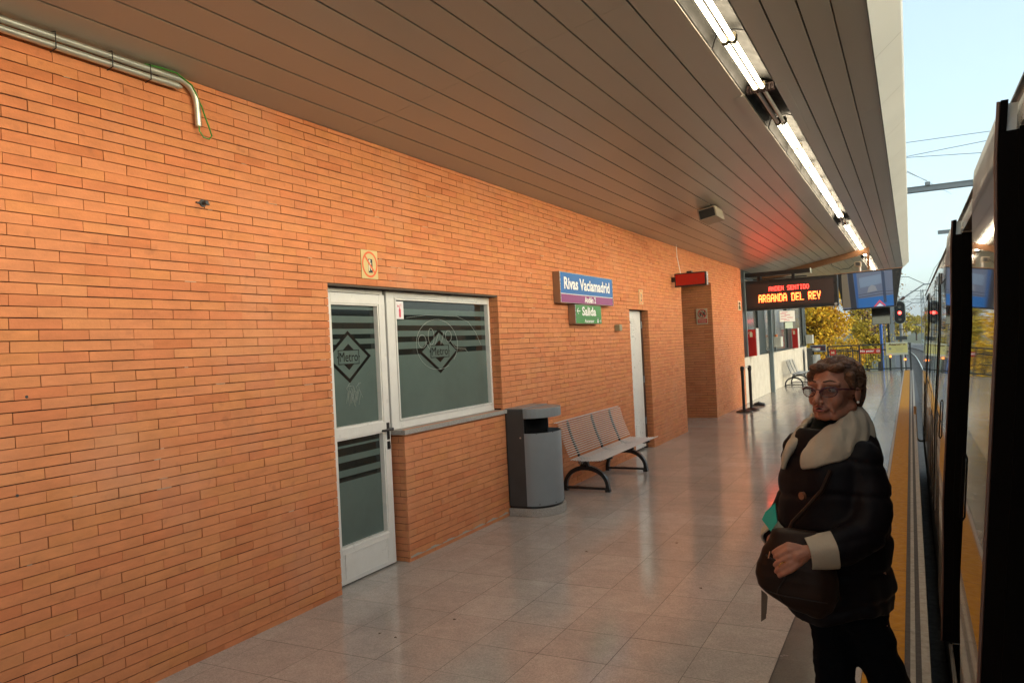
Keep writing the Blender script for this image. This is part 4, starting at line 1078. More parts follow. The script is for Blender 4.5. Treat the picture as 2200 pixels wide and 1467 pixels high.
f = MB(); f.cyl((sx + .02, sy + .02, -1.1), .07, 2.9, 12); f.build('pole', M_lgrey, t, smooth=True)
f = MB(); f.box(sx - .2, sx + .24, sy - .1, sy + .1, .86, .90); f.box(sx - .2, sx + .24, sy - .12, sy + .12, 1.10, 1.26); f.box(sx - .16, sx + .20, sy - .1, sy, 1.55, 1.58); f.build('service_box', M_dgrey, t)
# ------------------------------------------------------------------ ground, tracks, hills
M_bal = mat('ballast', (.085, .078, .072), .9, col2=(.17, .16, .15), vscale=16, bump=1, bscale=22)
g = MB(); g.quad((-3000, -60, -1.42), (3000, -60, -1.42), (3000, 6000, -1.42), (-3000, 6000, -1.42))
tag(g.build('ground', mat('dry_ground', (.13, .11, .06), .95, col2=(.10, .12, .05), vscale=.02)), kind='structure')
import bisect
RP = [(-20, .73), (20, .73), (35, .70), (50, .60), (66, .46), (80, .28), (90, .0), (100, -.45), (112, -1.3), (126, -2.8), (145, -5.6), (170, -10.5)]
def rx_(y, P=RP):
    for (a, b), (c, d) in zip(P, P[1:]):
        if y <= c: u = (y - a) / (c - a); return b + (d - b) * u
    return P[-1][1]
def sm(y): return sum(rx_(y + k) for k in range(-8, 9)) / 17
bal = MB(); L_ = []
for y in range(-8, 170, 4): c = sm(y) + .72; L_.append([(c - 2.4, y, -1.40), (c - 1.5, y, -1.22), (c + 1.5, y, -1.22), (c + 5.5, y, -1.22), (c + 6.6, y, -1.40)])
bal.loft(L_, closed=False); tag(bal.build('track_bed', M_bal), kind='structure')
M_rail = mat('rail_steel', (.52, .50, .48), .18, metal=1); M_railw = mat('rail_web', (.08, .05, .035), .8)
rl = thing('railway_track', 'railway track curving left beyond the platform end', 'track', (0, 0, -1.2))
for side in (0, 1.44):
    f = MB(); h = MB()
    ys_ = [y * 2 for y in range(-4, 84)]
    f.loft([[(sm(y) + side - .035, y, -1.06), (sm(y) + side + .035, y, -1.06), (sm(y) + side + .035, y, -1.035), (sm(y) + side - .035, y, -1.035)] for y in ys_]); f.build('rail', M_rail, rl)
    h.loft([[(sm(y) + side - .06, y, -1.20), (sm(y) + side + .06, y, -1.20), (sm(y) + side + .012, y, -1.061), (sm(y) + side - .012, y, -1.061)] for y in ys_]); h.build('rail_web', M_railw, rl)
f = MB(); y = -6.
while y < 160: c = sm(y) + .72; f.box(c - 1.25, c + 1.25, y, y + .22, -1.24, -1.195); y += .62
sl_ = f.build('sleepers', mat('sleeper', (.16, .14, .12), .85, var=.3, vscale=8), rl); sl_['kind'] = 'stuff'
# second track to the right
rl2 = thing('railway_track', 'second railway track beyond the first, to the right of the stopped train', 'track', (4.2, 0, -1.2))
for side in (4.2, 5.64):
    f = MB(); f.loft([[(sm(y) + side - .035, y, -1.06), (sm(y) + side + .035, y, -1.06), (sm(y) + side + .05, y, -1.2), (sm(y) + side - .05, y, -1.2)] for y in ys_]); f.build('rail', M_rail, rl2)

def ridge(name, y, hmax, x0, x1, m, seed, base=-2, dep=300):
    rng = random.Random(seed); n = 120; ph = [rng.uniform(0, 6) for _ in range(6)]
    def h(t): return hmax * (.55 + .2 * math.sin(3 * t + ph[0]) + .12 * math.sin(7 * t + ph[1]) + .07 * math.sin(17 * t + ph[2]) + .04 * math.sin(41 * t + ph[3]) + .02 * math.sin(97 * t + ph[4]))
    rows = []
    for d, k in ((-1, 0), (-.5, .45), (0, 1), (.6, .6), (1.2, 0)):
        rows.append([(x0 + (x1 - x0) * i / n, y + d * dep, base + k * h(i / n * 6)) for i in range(n + 1)])
    f = MB(); f.loft(rows, closed=False); return tag(f.build(name, m, smooth=True), kind='structure')
M_hill = mat('hill_scrub', (.10, .095, .05), .95, col2=(.17, .11, .065), vscale=.012, bump=.4, bscale=.05)
ridge('hills', 2600, 95, -2600, 2600, M_hill, 3, dep=500)
ridge('hills', 1300, 22, -1500, 1500, M_hill, 5, dep=250)
ridge('hills', 600, 6, -700, 700, mat('hill_grove', (.10, .10, .03), .95, col2=(.20, .10, .04), vscale=.05), 8, dep=80)

# ------------------------------------------------------------------ trees
def tree(name, label, x, y, z0, H, RX, RY, nleaf, cols, leaf=.09, lean=(0, 0), bare=.0, seed=1, group=None, zc=.58, rz=.42):
    rng = random.Random(seed)
    t = thing(name, label, 'tree', (x, y, z0), group)
    f = MB(); tips = []
    f.tube([(x, y, z0), (x + lean[0] * .4 + .05, y, z0 + H * .28), (x + lean[0] * .7, y, z0 + H * .6), (x + lean[0], y, z0 + H * .93)], [H * .028, H * .022, H * .014, H * .004], 8)
    for k in range(34):
        h = H * rng.uniform(.18, .85); a = rng.uniform(0, 6.28); l = rng.uniform(.55, 1.0)
        r_ = math.sqrt(max(.05, 1 - ((h / H - zc) / rz) ** 2)) * .8
        p0 = Vector((x + lean[0] * h / H * .9, y, z0 + h)); p2 = p0 + Vector((math.cos(a) * RX * r_ * l, math.sin(a) * RY * r_ * l, H * rng.uniform(.06, .2)))
        p1 = (p0 + p2) / 2 + Vector((0, 0, H * .0 + rng.uniform(-.1, .2)))
        f.tube([p0, p1, p2], [H * .009, H * .006, H * .002], 5); tips.append((p1, p2))
        for q in range(4):
            b0 = p0.lerp(p2, rng.uniform(.35, 1)); b1 = b0 + Vector((rng.uniform(-1, 1), rng.uniform(-1, 1), rng.uniform(-.2, 1))) * H * .09
            f.tube([b0, b1], [H * .003, H * .001], 4); tips.append((b0, b1))
    f.build('trunk', mat('bark', (.06, .04, .028), .9, var=.3, vscale=10), t)
    M = mat('leaf_' + '_'.join(str(int(c * 100)) for c in cols[0]), cols[0], .7, col2=cols[1], vscale=1.3, island=.18, spec=.2)
    c = MB()
    clumps = [tp[0].lerp(tp[1], rng.uniform(.3, 1.1)) for tp in tips for _ in range(2)]
    for k in range(nleaf):
        cc_ = rng.choice(clumps); s_ = H * .035
        p = cc_ + Vector((rng.gauss(0, s_), rng.gauss(0, s_), rng.gauss(0, s_ * .9)))
        a = Vector((rng.gauss(0, 1), rng.gauss(0, 1), rng.gauss(0, 1))).normalized(); b = a.orthogonal().normalized(); b.rotate(Matrix.Rotation(rng.uniform(0, 6), 3, a)); d = a.cross(b)
        s_ = leaf * rng.uniform(.6, 1.2)
        c.add([p - b * s_, p + d * s_ * .55 - b * s_ * .1, p + b * s_, p - d * s_ * .55 - b * s_ * .1], [(0, 1, 2, 3)])
    c.build('crown', M, t)
    return t
YL = [(.72, .50, .04), (.70, .38, .03)]; YG = [(.42, .36, .05), (.55, .38, .04)]; OR = [(.42, .16, .04), (.34, .22, .06)]
tree('plane_tree', 'big yellow autumn tree beyond the platform end fence, left of the monitor', -4.3, 41, -1.4, 7.2, 2.7, 2.4, 15000, YL, leaf=.10, lean=(.4, 0), seed=3, group='autumn trees beyond the platform')
tree('plane_tree', 'thin yellow green tree beyond the fence, right of the big yellow one', -2.2, 45, -1.4, 4.3, 1.6, 1.5, 3800, YG, leaf=.085, lean=(.2, 0), seed=5, group='autumn trees beyond the platform')
tree('plane_tree', 'yellow tree partly hidden behind the dark shelter panels', -7.5, 43, -1.4, 7.8, 2.7, 2.4, 9000, YL, leaf=.10, seed=9, group='autumn trees beyond the platform')
tree('bare_tree', 'nearly bare brown tree behind the thin yellow green tree', -2.0, 60, -1.4, 7.0, 2.6, 2.2, 1500, OR, leaf=.08, seed=12, group='autumn trees beyond the platform')
tree('bare_tree', 'sparse orange tree farther off behind the yellow tree', -6.2, 66, -1.4, 7.5, 3.0, 2.2, 4000, OR, leaf=.1, seed=15, group='autumn trees beyond the platform')
tree('shrub', 'low yellow bush growing behind the end fence', -2.45, 36.5, -1.4, 2.6, 1.0, .8, 3000, YL, leaf=.06, seed=21, group='bushes beyond the platform')
rg = random.Random(31)
for k, (x, y, H, c) in enumerate([(-1.5, 130, 5.5, YG), (3.5, 150, 5, OR), (-6, 120, 6, OR), (8, 170, 6, YG), (-12, 110, 6.5, YG), (-9.5, 85, 6.5, OR), (1.0, 190, 6, YG), (5, 230, 7, OR), (-4, 210, 7, YG), (10, 260, 8, OR), (-16, 140, 7, OR), (16, 220, 8, YG)]):
    tree('distant_tree', ['green yellow distant tree near the curve of the track', 'orange distant tree far beyond the stopped train', 'brown distant tree behind the signal', 'green distant tree far to the right of the track', 'yellow green distant tree left of the fence', 'sparse orange distant tree beyond the fence', 'yellow green distant tree over the curving rails', 'orange distant tree on the plain right of the rails', 'green distant tree on the plain behind the signal', 'farthest orange tree on the right of the plain', 'orange distant tree left of the rails on the plain', 'farthest green tree on the right of the plain'][k], x, y, -1.4, H, H * .5, H * .45, 900, c, leaf=.28, seed=40 + k, group='trees scattered along the line')

# ------------------------------------------------------------------ overhead line
M_gal = mat('galvanised', (.20, .22, .23), .5, var=.1)
def beam_(name, lab, x0, x1, y, z, th):
    f = MB(); f.box(x0, x1, y, y + .2, z - th / 2, z + th * .12); f.box(x0, x1, y - .03, y + .23, z - th / 2 - .02, z - th / 2); f.box(x0, x1, y - .03, y + .23, z + th * .12, z + th * .12 + .02)
    o = thing(name, lab, 'gantry', ((x0 + x1) / 2, y, -1.2)); f.build('beam', M_gal, o)
    g_ = MB(); g_.box(x1 - .3, x1, y, y + .25, -1.3, z + .1); g_.build('mast', M_gal, o)
    return o
o = beam_('overhead_gantry', 'grey steel gantry beam crossing the sky between the canopy and the train', -3.2, 7.2, 30, 6.43, .24)
o = beam_('overhead_gantry', 'short end of a farther grey gantry beam above the train roof', 1.46, 8.2, 45, 6.46, .22)
for k, y in enumerate((50, 88, 115)):
    c = sm(y) + .72
    t = thing('catenary_mast', ['nearest catenary mast with a bent bracket over the track', 'second catenary mast with a bent bracket over the track', 'farthest catenary mast before the curve'][k], 'mast', (c - 2.3, y, -1.3), 'catenary masts along the line')
    f = MB(); f.box(c - 2.4, c - 2.2, y - .1, y + .1, -1.3, 5.4); f.build('mast', M_gal, t)
    f = MB(); f.tube([(c - 2.3, y, 2.9), (c - .55, y, 4.04), (c + .1, y, 4.08), (c + .9, y, 4.08)], .035, 8); f.tube([(c - 2.3, y, 4.6), (c - 1.3, y, 4.55), (c - .5, y, 4.07)], .02, 6); f.build('bracket', M_gal, t)
    f = MB(); f.tube([(c - 1.75, y, 3.26), (c - 1.55, y, 3.39)], .075, 8); f.build('insulator', mat('insulator', (.12, .06, .045), .3), t)
for k, (a, b, lab) in enumerate([((.134, 25, 6.972), (2.4, 25, 6.945), 'highest thin overhead wire crossing the sky'), ((.115, 25, 6.57), (2.4, 25, 6.72), 'second overhead wire crossing the sky, rising to the right'), ((.114, 25, 6.543), (2.4, 25, 6.35), 'third overhead wire crossing the sky, falling to the right'), ((.0, 25, 6.24), (.72, 29.9, 6.60), 'short slanting overhead wire meeting the gantry beam')]):
    a = Vector(a); b = Vector(b); d = (b - a)
    f = MB(); f.tube([a - d * 2, a, b, b + d * 1.5], .009, 5); tag(f.build('overhead_wire', M_gal), lab, 'wire')
f = MB(); f.tube([(-.25, 25, 6.36), (.72, 29.9, 6.62)], .009, 5); tag(f.build('overhead_wire', M_gal), 'second short slanting wire meeting the gantry beam', 'wire')
f = MB(); f.box(.66, .82, 29.9, 30.1, 6.47, 6.58); tag(f.build('wire_clamp', M_gal), 'small clamp on top of the gantry beam where the wires meet', 'clamp')
def cwire(z, lab, dx=.75, sag=0.):
    f = MB(); P = []
    Y = [6, 30, 50, 69, 88, 101, 115, 135, 160]
    for y in Y:
        s_ = sag if y in (30, 69, 101, 135) else 0
        P.append((sm(y) + dx, y, z - s_))
    f.tube(P, .012, 5); tag(f.build('contact_wire', M_gal), lab, 'wire')
cwire(3.95, 'contact wire running above the track into the distance'); cwire(4.9, 'carrying wire sagging above the contact wire', sag=.4)
# distant lattice masts and sheds
for k, (x, y, H) in enumerate(((2.0, 150, 9), (5.2, 190, 10), (-1.5, 230, 11), (7.5, 150, 9), (3.6, 260, 12))):
    t = thing('lattice_mast', ['lattice mast over the curve of the track', 'lattice mast right of the curving track', 'lattice mast far behind the signal', 'lattice mast hidden in part by the train end', 'farthest lattice mast on the skyline'][k], 'mast', (x, y, -1.3), 'lattice masts on the skyline')
    f = MB()
    for dx in (-.4, .4): f.tube([(x + dx, y, -1.4), (x + dx * .4, y, H - 1)], .07, 5)
    for q in range(8): z = q * H / 9; f.tube([(x - .38 + .03 * q, y, z), (x + .38 - .03 * q, y, z + H / 9)], .04, 4)
    f.build('mast', M_gal, t)
    f = MB()
    for z in (H - 1.2, H - 2.6): f.tube([(x - 1.8, y, z), (x + 1.8, y, z)], .06, 5); 
    f.build('arm', M_gal, t)
M_house = mat('far_wall', (.55, .50, .44), .8)
for k, (x, y, w_, h_) in enumerate(((3.2, 120, 1.6, 1.7), (5.5, 300, 12, 4), (-14, 330, 14, 5), (16, 360, 18, 5))):
    t = thing('distant_building', ['white equipment cabin beside the curve of the track', 'pale low building on the plain beyond the curve', 'pale low building far behind the yellow tree', 'pale low building on the plain at far right'][k], 'building', (x, y, -1.4))
    f = MB(); f.box(x, x + w_, y, y + 3, -1.4, h_ - 1.4); f.build('wall', M_house, t)
    f = MB(); f.prism([(x - .2, y - .2, h_ - 1.4), (x + w_ + .2, y - .2, h_ - 1.4), (x + w_ / 2, y - .2, h_ - 1.4 + w_ * .12)], (0, 3.4, 0)); f.build('roof', mat('far_roof', (.25, .11, .07), .8), t)
    f = MB()
    for q in range(3): f.box(x + w_ * (.15 + .28 * q), x + w_ * (.27 + .28 * q), y - .02, y - .005, -1.4 + h_ * .4, -1.4 + h_ * .7)
    f.build('window', M_black, t)
t = thing('trackside_railing', 'pale metal railing beside the curving track', 'railing', (2.0, 95, -1.2))
f = MB()
for z in (-.6, -.1): f.tube([(sm(95) + 2.6, 95, z), (sm(112) + 2.6, 112, z)], .05, 5)
for y in range(95, 113, 3): f.tube([(sm(y) + 2.6, y, -1.3), (sm(y) + 2.6, y, -.05)], .05, 5)
f.build('railing', mat('pale_green_metal', (.4, .47, .42), .5), t)

# ------------------------------------------------------------------ train
M_body = mat('train_white', (.50, .49, .45), .10, spec=.6, coat=.6, var=.03, vscale=2, rvar=.03)
M_tglass = mat('train_window', (.010, .012, .014), .025, spec=.9, coat=.5)
M_rub = mat('door_rubber', (.0022, .0014, .0012), .85, spec=.08)
M_skirt = mat('train_skirt', (.03, .03, .028), .5, spec=.3, var=.3, vscale=5)
M_int = mat('train_interior', (.014, .012, .010), .8, spec=.1)
M_roof = mat('train_roof', (.012, .012, .015), .5)
PROF = [(-.95, .19), (-.72, .115), (-.35, .108), (0, .118), (.35, .140), (.72, .157), (1.1, .19), (1.65, .238), (2.06, .255), (2.15, .262), (2.22, .270), (2.235, .272)]
def tx(z, off=0):
    for (a, b), (c, d) in zip(PROF, PROF[1:]):
        if z <= c: return b + (d - b) * (z - a) / (c - a) + off
    return PROF[-1][1] + off
train = thing('metro_train', 'white metro train with dark windows stopped along the right platform edge, doors open', 'train', (1.5, 5, -1.0))
def side(y0, y1, z0, z1, off=0., name='body_side', m=M_body, par=train, th=.0, smooth=True):
    zs = [z0] + [p[0] for p in PROF if z0 < p[0] < z1] + [z1]
    f = MB()
    if th: 
        ring = lambda y: [(tx(z, off), y, z) for z in zs] + [(tx(z, off + th), y, z) for z in zs[::-1]]
        f.loft([ring(y0), ring(y1)])
    else: f.loft([[(tx(z, off), y, z) for z in zs] for y in (y0, y1)], closed=False)
    return f.build(name, m, par, smooth=smooth)
TY0, TY1 = -6.0, 16.5
# open doorways [y0,y1], then closed ones
DO = [(-3.3, -2.2), (1.20, 2.24), (3.60, 4.625)]
DC = [(7.9, 9.1), (12.6, 13.8)]
ends = [TY0] + [v for d in DO for v in d] + [TY1]
for a, b in zip(ends[::2], ends[1::2]):
    side(a, b, -.10, 2.225, th=.05); side(a, b, -.95, -.102, th=.05, name='skirt', m=M_skirt)
for a, b in DO:
    side(a, b, 2.13, 2.225, th=.05, name='door_header'); side(a, b, -.95, -.03, th=.05, name='step_panel', m=M_skirt)
    f = MB(); f.box(.10, 1.2, a, b, -.05, -.03); f.build('sill', mat('sill_grey', (.10, .095, .09), .4), train)
    f = MB(); f.box(tx(2.1) + .055, tx(2.1) + .16, a - .05, b + .05, 2.0, 2.12); f.build('door_gear', M_rub, train)
    zz = [-.02, .35, .72, 1.1, 1.65, 2.06, 2.125]
    for y_ in (b - .012, a + .002):
        f = MB(); f.loft([[(tx(z) - .002, y_, z), (tx(z) + .35, y_, z), (tx(z) + .35, y_ + .010, z), (tx(z) - .002, y_ + .010, z)] for z in zz]); f.build('door_jamb', M_rub, train)
# roof, gutter, interior shell
f = MB(); f.loft([[(x, y, z) for x, z in ((.262, 2.226), (.272, 2.255), (.284, 2.272), (.36, 2.30), (.6, 2.37), (1.6, 2.42), (2.6, 2.36), (2.9, 2.25), (2.9, -.95), (2.85, -.95), (2.85, 2.21), (.4, 2.21))] for y in (TY0, TY1)]); f.build('roof', M_roof, train, smooth=False)
f = MB(); f.box(.25, 2.85, TY0, TY1, -.06, -.052); f.box(.45, 2.85, TY0, TY1, 2.16, 2.18); f.box(2.6, 2.84, TY0, TY1, -.05, 2.155); f.box(.3, 2.84, TY0, TY0 + .05, -.05, 2.155); f.build('interior_lining', M_int, train)
f = MB()
for y in (.35, 2.9, 5.6): f.tube([(.62, y, 0), (.62, y, 2.155)], .016, 8)
f.tube([(.7, TY0, 1.95), (.7, TY1 - .2, 1.95)], .016, 8); f.build('grab_pole', M_steel, train, smooth=True)
f = MB()
for a, b in ((2.45, 3.4), (4.85, 7.6)): f.box(1.9, 2.58, a, b, .4, .48); f.box(2.48, 2.58, a, b, .48, 1.0)
f.build('seats', mat('seat_blue', (.02, .05, .13), .6), train)
# underframe
f = MB(); f.box(.30, 2.6, TY0, TY1, -.95, -.07); f.box(.75, .95, TY0, TY1, -1.03, -.95); f.build('underframe', mat('underframe_black', (.008, .008, .008), .8), train)
for y in (-3, -.8, 11.6, 13.8):
    f = MB(); f.cyl((.66, y, -.62), .42, .14, 24, axis=0); f.build('wheel', M_dgrey, train, smooth=True)
# windows on the fixed sides
def window(a, b, z0=.92, z1=2.0):
    o = side(a, b, z0, z1, off=-.004, name='window', m=M_tglass, th=.003)
    f = MB()
    zs = [z0] + [p[0] for p in PROF if z0 < p[0] < z1] + [z1]
    for yy in (a, b): f.tube([(tx(z, -.003), yy, z) for z in zs], .004, 5)
    for z in (z0, z1): f.tube([(tx(z, -.003), a, z), (tx(z, -.003), b, z)], .004, 5)
    f.build('window_seal', M_rub, o)
for a, b in ((-1.9, -.1), (.05, 1.05), (2.42, 3.45), (5.75, 7.65), (9.35, 10.9), (11.0, 12.4), (14.1, 15.2)): window(a, b)
# closed doors far along
for a, b in DC:
    m_ = (a + b) / 2
    for (c, d) in ((a, m_ - .004), (m_ + .004, b)):
        o = side(c, d, -.02, 2.12, off=-.010, name='door', m=M_body, th=.009)
        side(c + .08, d - .08, .80, 2.03, off=-.0145, name='door_window', m=M_tglass, par=o, th=.004)
    f = MB()
    for yy in (a - .012, m_, b + .012): f.tube([(tx(z, -.010), yy, z) for z in (-.02, .35, .72, 1.1, 1.65, 2.06, 2.12)], .005, 5)
    f.build('door_seal', M_rub, train)
# open leaves, slid forward outside the body
def leaf(a, b):
    o = side(a + .012, b, -.02, 2.19, off=-.042, name='door', m=M_body, th=.036)
    side(a + .035, b - .07, .79, 2.06, off=-.0465, name='door_window', m=M_tglass, par=o, th=.004)
    zs = [-.02, .35, .72, 1.1, 1.65, 2.06, 2.195]
    f = MB(); f.loft([[(tx(z, o1), y, z) for o1, y in ((-.044, a - .002), (.035, a - .012), (.035, a + .012), (-.044, a + .012))] for z in zs[:-1] + [2.12]]); f.loft([[(tx(z, o1), y, z) for o1, y in ((-.044, a - .002), (-.028, a - .002), (-.028, a + .011), (-.044, a + .011))] for z in (2.121, 2.197)]); f.build('door_edge', M_rub, o)
    f = MB(); f.tube([(tx(z, -.048), a + .004, z) for z in zs], .005, 6); f.build('edge_bead', mat('edge_brown', (.10, .05, .035), .4), o)
    f = MB(); f.tube([(tx(.95, -.046), b - .03, .95), (tx(.96, -.053), b - .03, .965), (tx(1.18, -.053), b - .03, 1.175), (tx(1.19, -.046), b - .03, 1.19)], .0035, 6); f.build('handle', M_rub, o, smooth=True)
    f = MB(); f.box(tx(2.1) + .05, tx(2.1) + .09, a + .0, a + .04, 1.98, 2.04); f.build('roller', M_steel, o)
leaf(2.245, 3.18); leaf(4.63, 5.46); leaf(-2.18, -1.3)
# cab end
f = MB(); f.loft([[(tx(z) + o_, TY1 + d_, z) for z in (-.95, 0, .72, 1.65, 2.1, 2.22)] + [(2.9 - o_, TY1 + d_, z) for z in (2.22, 2.1, 1.65, .72, 0, -.95)] for o_, d_ in ((0, 0), (.02, .25), (.12, .5), (.5, .72))]); f.build('cab_front', M_body, train, smooth=True)
f = MB(); f.tube([(.02, 16.3, .1), (.0, 16.3, .15), (.0, 16.3, -.45), (.05, 16.3, -.5), (.13, 16.3, -.5)], .022, 8); f.build('cab_handrail', mat('rail_tan', (.42, .26, .12), .4), train)
# ------------------------------------------------------------------ the walking woman
import numpy as np
PO = Vector((-.252, 2.718, 0)); PFW = Vector((-.655, -.757, 0)).normalized(); PLF = Vector((-PFW.y, PFW.x, 0))
PM = Matrix(((PLF.x, PFW.x, 0, PO.x), (PLF.y, PFW.y, 0, PO.y), (0, 0, 1, 0), (0, 0, 0, 1)))   # local: a = her left, b = forward, z
def ico(sub=2):
    bm = bmesh.new(); bmesh.ops.create_icosphere(bm, subdivisions=sub, radius=1)
    v = [x.co.copy() for x in bm.verts]; f = [tuple(q.index for q in p.verts) for p in bm.faces]; bm.free(); return v, f
_v, _f = ico(2); IVN = np.array([tuple(v) for v in _v]); IFN = np.array(_f, dtype=np.int32)
class Blob:
    def __init__(s, xf=None): s.V = []; s.n = 0; s.F = []; s.xf = np.array(xf) if xf is not None else None
    def ball(s, c, r, rot=None):
        r = (r, r, r) if not isinstance(r, (tuple, list)) else r
        p = IVN * np.array(r)
        if rot is not None: p = p @ np.array(rot).T
        p = p + np.array(tuple(c))
        if s.xf is not None: p = p @ s.xf[:3, :3].T + s.xf[:3, 3]
        s.V.append(p); s.F.append(IFN + s.n); s.n += len(p)
        return s
    def raw(s, vs, fs):
        s.V.append(np.array([tuple(v) for v in vs])); s.F.append(np.array([q + s.n for q in np.array(fs, dtype=np.int32)], dtype=np.int32)); s.n += len(vs)
    def cap(s, pts):
        """chain of (point, radius)"""
        for (a, ra), (b, rb) in zip(pts, pts[1:]):
            a = Vector(a); b = Vector(b); n = max(1, int((b - a).length / (min(ra, rb) * .5)) + 1)
            for k in range(n + 1): t = k / n; s.ball(a.lerp(b, t), ra + (rb - ra) * t)
        return s
    def build(s, name, m, parent, voxel, smooth=4, M=PM, disp=None):
        V = np.concatenate(s.V); F = np.concatenate(s.F)
        me = bpy.data.meshes.new(name)
        me.vertices.add(len(V)); me.vertices.foreach_set('co', V.ravel())
        me.loops.add(F.size); me.loops.foreach_set('vertex_index', F.ravel())
        me.polygons.add(len(F)); me.polygons.foreach_set('loop_start', np.arange(0, F.size, 3, dtype=np.int32))
        me.update(calc_edges=True)
        o = bpy.data.objects.new(name, me); COL.objects.link(o)
        r = o.modifiers.new('r', 'REMESH'); r.mode = 'VOXEL'; r.voxel_size = voxel
        if smooth: q = o.modifiers.new('s', 'SMOOTH'); q.factor = .5; q.iterations = smooth
        dg = bpy.context.evaluated_depsgraph_get(); dg.update()
        me2 = bpy.data.meshes.new_from_object(o.evaluated_get(dg)); bpy.data.objects.remove(o); bpy.data.meshes.remove(me)
        o0 = wloc(parent)
        if disp:
            me2.update()
            nrm = [v.normal.copy() for v in me2.vertices]; cos = [v.co.copy() for v in me2.vertices]
            me2.vertices.foreach_set('co', [q for c, n in zip(cos, nrm) for q in disp(c, n)])
        me2.transform(Matrix.Translation(-o0) @ M)
        me2.name = name; me2.materials.clear(); me2.materials.append(m)
        me2.polygons.foreach_set('use_smooth', [True] * len(me2.polygons))
        o = bpy.data.objects.new(name, me2); COL.objects.link(o); o.parent = parent
        return o
# the head turns towards her left and sits a little back of the trunk axis
HM = Matrix.Translation((.020, -.012, 0)) @ Matrix.Translation((0, -.02, 0)) @ Matrix.Rotation(R(-15), 4, 'Z') @ Matrix.Rotation(R(4), 4, 'X') @ Matrix.Translation((0, .02, 0))
_z = Matrix.Translation((0, 0, 1.40)); HM = _z @ HM @ _z.inverted()
from mathutils import noise as NZ
woman = thing('person', 'woman with short brown hair and glasses in dark coat with cream collar, walking with bag', 'person', tuple(PO))
M_skin = mat('skin', (.37, .155, .095), .5, col2=(.31, .12, .07), vscale=20, sub=.15, bump=.08, bscale=160)
HB = .012   # the head sits a little forward of the shoulders
def H(a, b, z): return (a, b + HB, z)
B = Blob(HM)
B.ball(H(0, -.012, 1.478), (.071, .090, .078)); B.ball(H(0, .035, 1.455), (.060, .050, .060)); B.ball(H(0, .030, 1.418), (.054, .056, .052))
B.ball(H(0, .060, 1.374), (.026, .022, .020)); B.cap([(H(.045, -.01, 1.40), .022), (H(.026, .05, 1.374), .018)]); B.cap([(H(-.045, -.01, 1.40), .022), (H(-.026, .05, 1.374), .018)])
for s_ in (-1, 1):
    B.ball(H(s_ * .034, .056, 1.424), (.024, .024, .026)); B.cap([(H(s_ * .012, .083, 1.474), .009), (H(s_ * .048, .066, 1.474), .010)])
    B.ball(H(s_ * .0125, .100, 1.4155), (.008, .010, .0075)); B.ball(H(s_ * .073, -.008, 1.443), (.007, .017, .029)); B.ball(H(s_ * .029, .068, 1.452), (.016, .012, .010))
    B.cap([(H(s_ * .026, .076, 1.412), .006), (H(s_ * .034, .068, 1.385), .006)])
B.cap([(H(0, .084, 1.468), .0085), (H(0, .098, 1.44), .0095), (H(0, .108, 1.421), .0115)])
B.ball(H(0, .082, 1.395), (.024, .014, .016))
B.xf = None
B.cap([((.020, -.028, 1.40), .052), ((.010, -.022, 1.30), .055), ((0, -.01, 1.2), .07)])
# trunk, hips, legs, arms
B.ball((0, 0, 1.16), (.16, .10, .13)); B.ball((0, 0, 1.0), (.15, .11, .16)); B.ball((0, -.01, .88), (.165, .12, .13))
B.cap([((.125, 0, 1.24), .046), ((.155, .02, 1.10), .042), ((.165, .05, 1.01), .036), ((.158, .165, .992), .030), ((.130, .236, .986), .024)])
B.cap([((-.135, 0, 1.24), .050), ((-.16, .02, 1.10), .042), ((-.165, .05, 1.02), .036), ((-.12, .13, .985), .030), ((-.08, .185, .965), .024)])
B.cap([((-.055, 0, .84), .075), ((-.045, -.01, .46), .050), ((-.045, -.005, .10), .034)])
B.cap([((.06, -.01, .84), .075), ((.055, -.14, .47), .050), ((.06, -.36, .16), .034)])
def hand(side, wrist, knuck, dirs):
    w_ = Vector(wrist); k0 = Vector(knuck); d = (k0 - w_).normalized()
    sp = Vector(dirs['spread']).normalized(); dn = Vector(dirs['curl']).normalized()
    B.cap([(w_, .022), (w_.lerp(k0, .5), .021)])
    for i, off in enumerate((-.03, -.01, .01, .028)):
        kb = k0 + sp * off; B.cap([(w_ + sp * off * .45, .014), (kb, .0105)])
        L_ = (.034, .037, .034, .027)[i]
        j1 = kb + (d * .85 + dn * .5).normalized() * L_; j2 = j1 + (d * .35 + dn).normalized() * L_ * .65; j3 = j2 + (d * -.3 + dn).normalized() * L_ * .5
        B.cap([(kb, .0095), (j1, .0085), (j2, .0078), (j3, .0065)])
    tb = w_ - sp * .022 + d * .02; t1 = tb - sp * .022 + d * .030 + dn * .006; t2 = t1 + d * .026 - sp * .002 + dn * .012; t3 = t2 + d * .018 + dn * .012
    B.cap([(tb, .014), (t1, .011), (t2, .0095), (t3, .0075)])
hand(1, (.128, .240, .984), (.108, .288, .962), dict(spread=(.25, .1, -1), curl=(-.80, -.35, -.45)))
hand(-1, (-.082, .185, .965), (-.045, .225, .945), dict(spread=(-.25, .1, -1), curl=(.75, .1, -.45)))
body = B.build('body', M_skin, woman, .0036, 3)
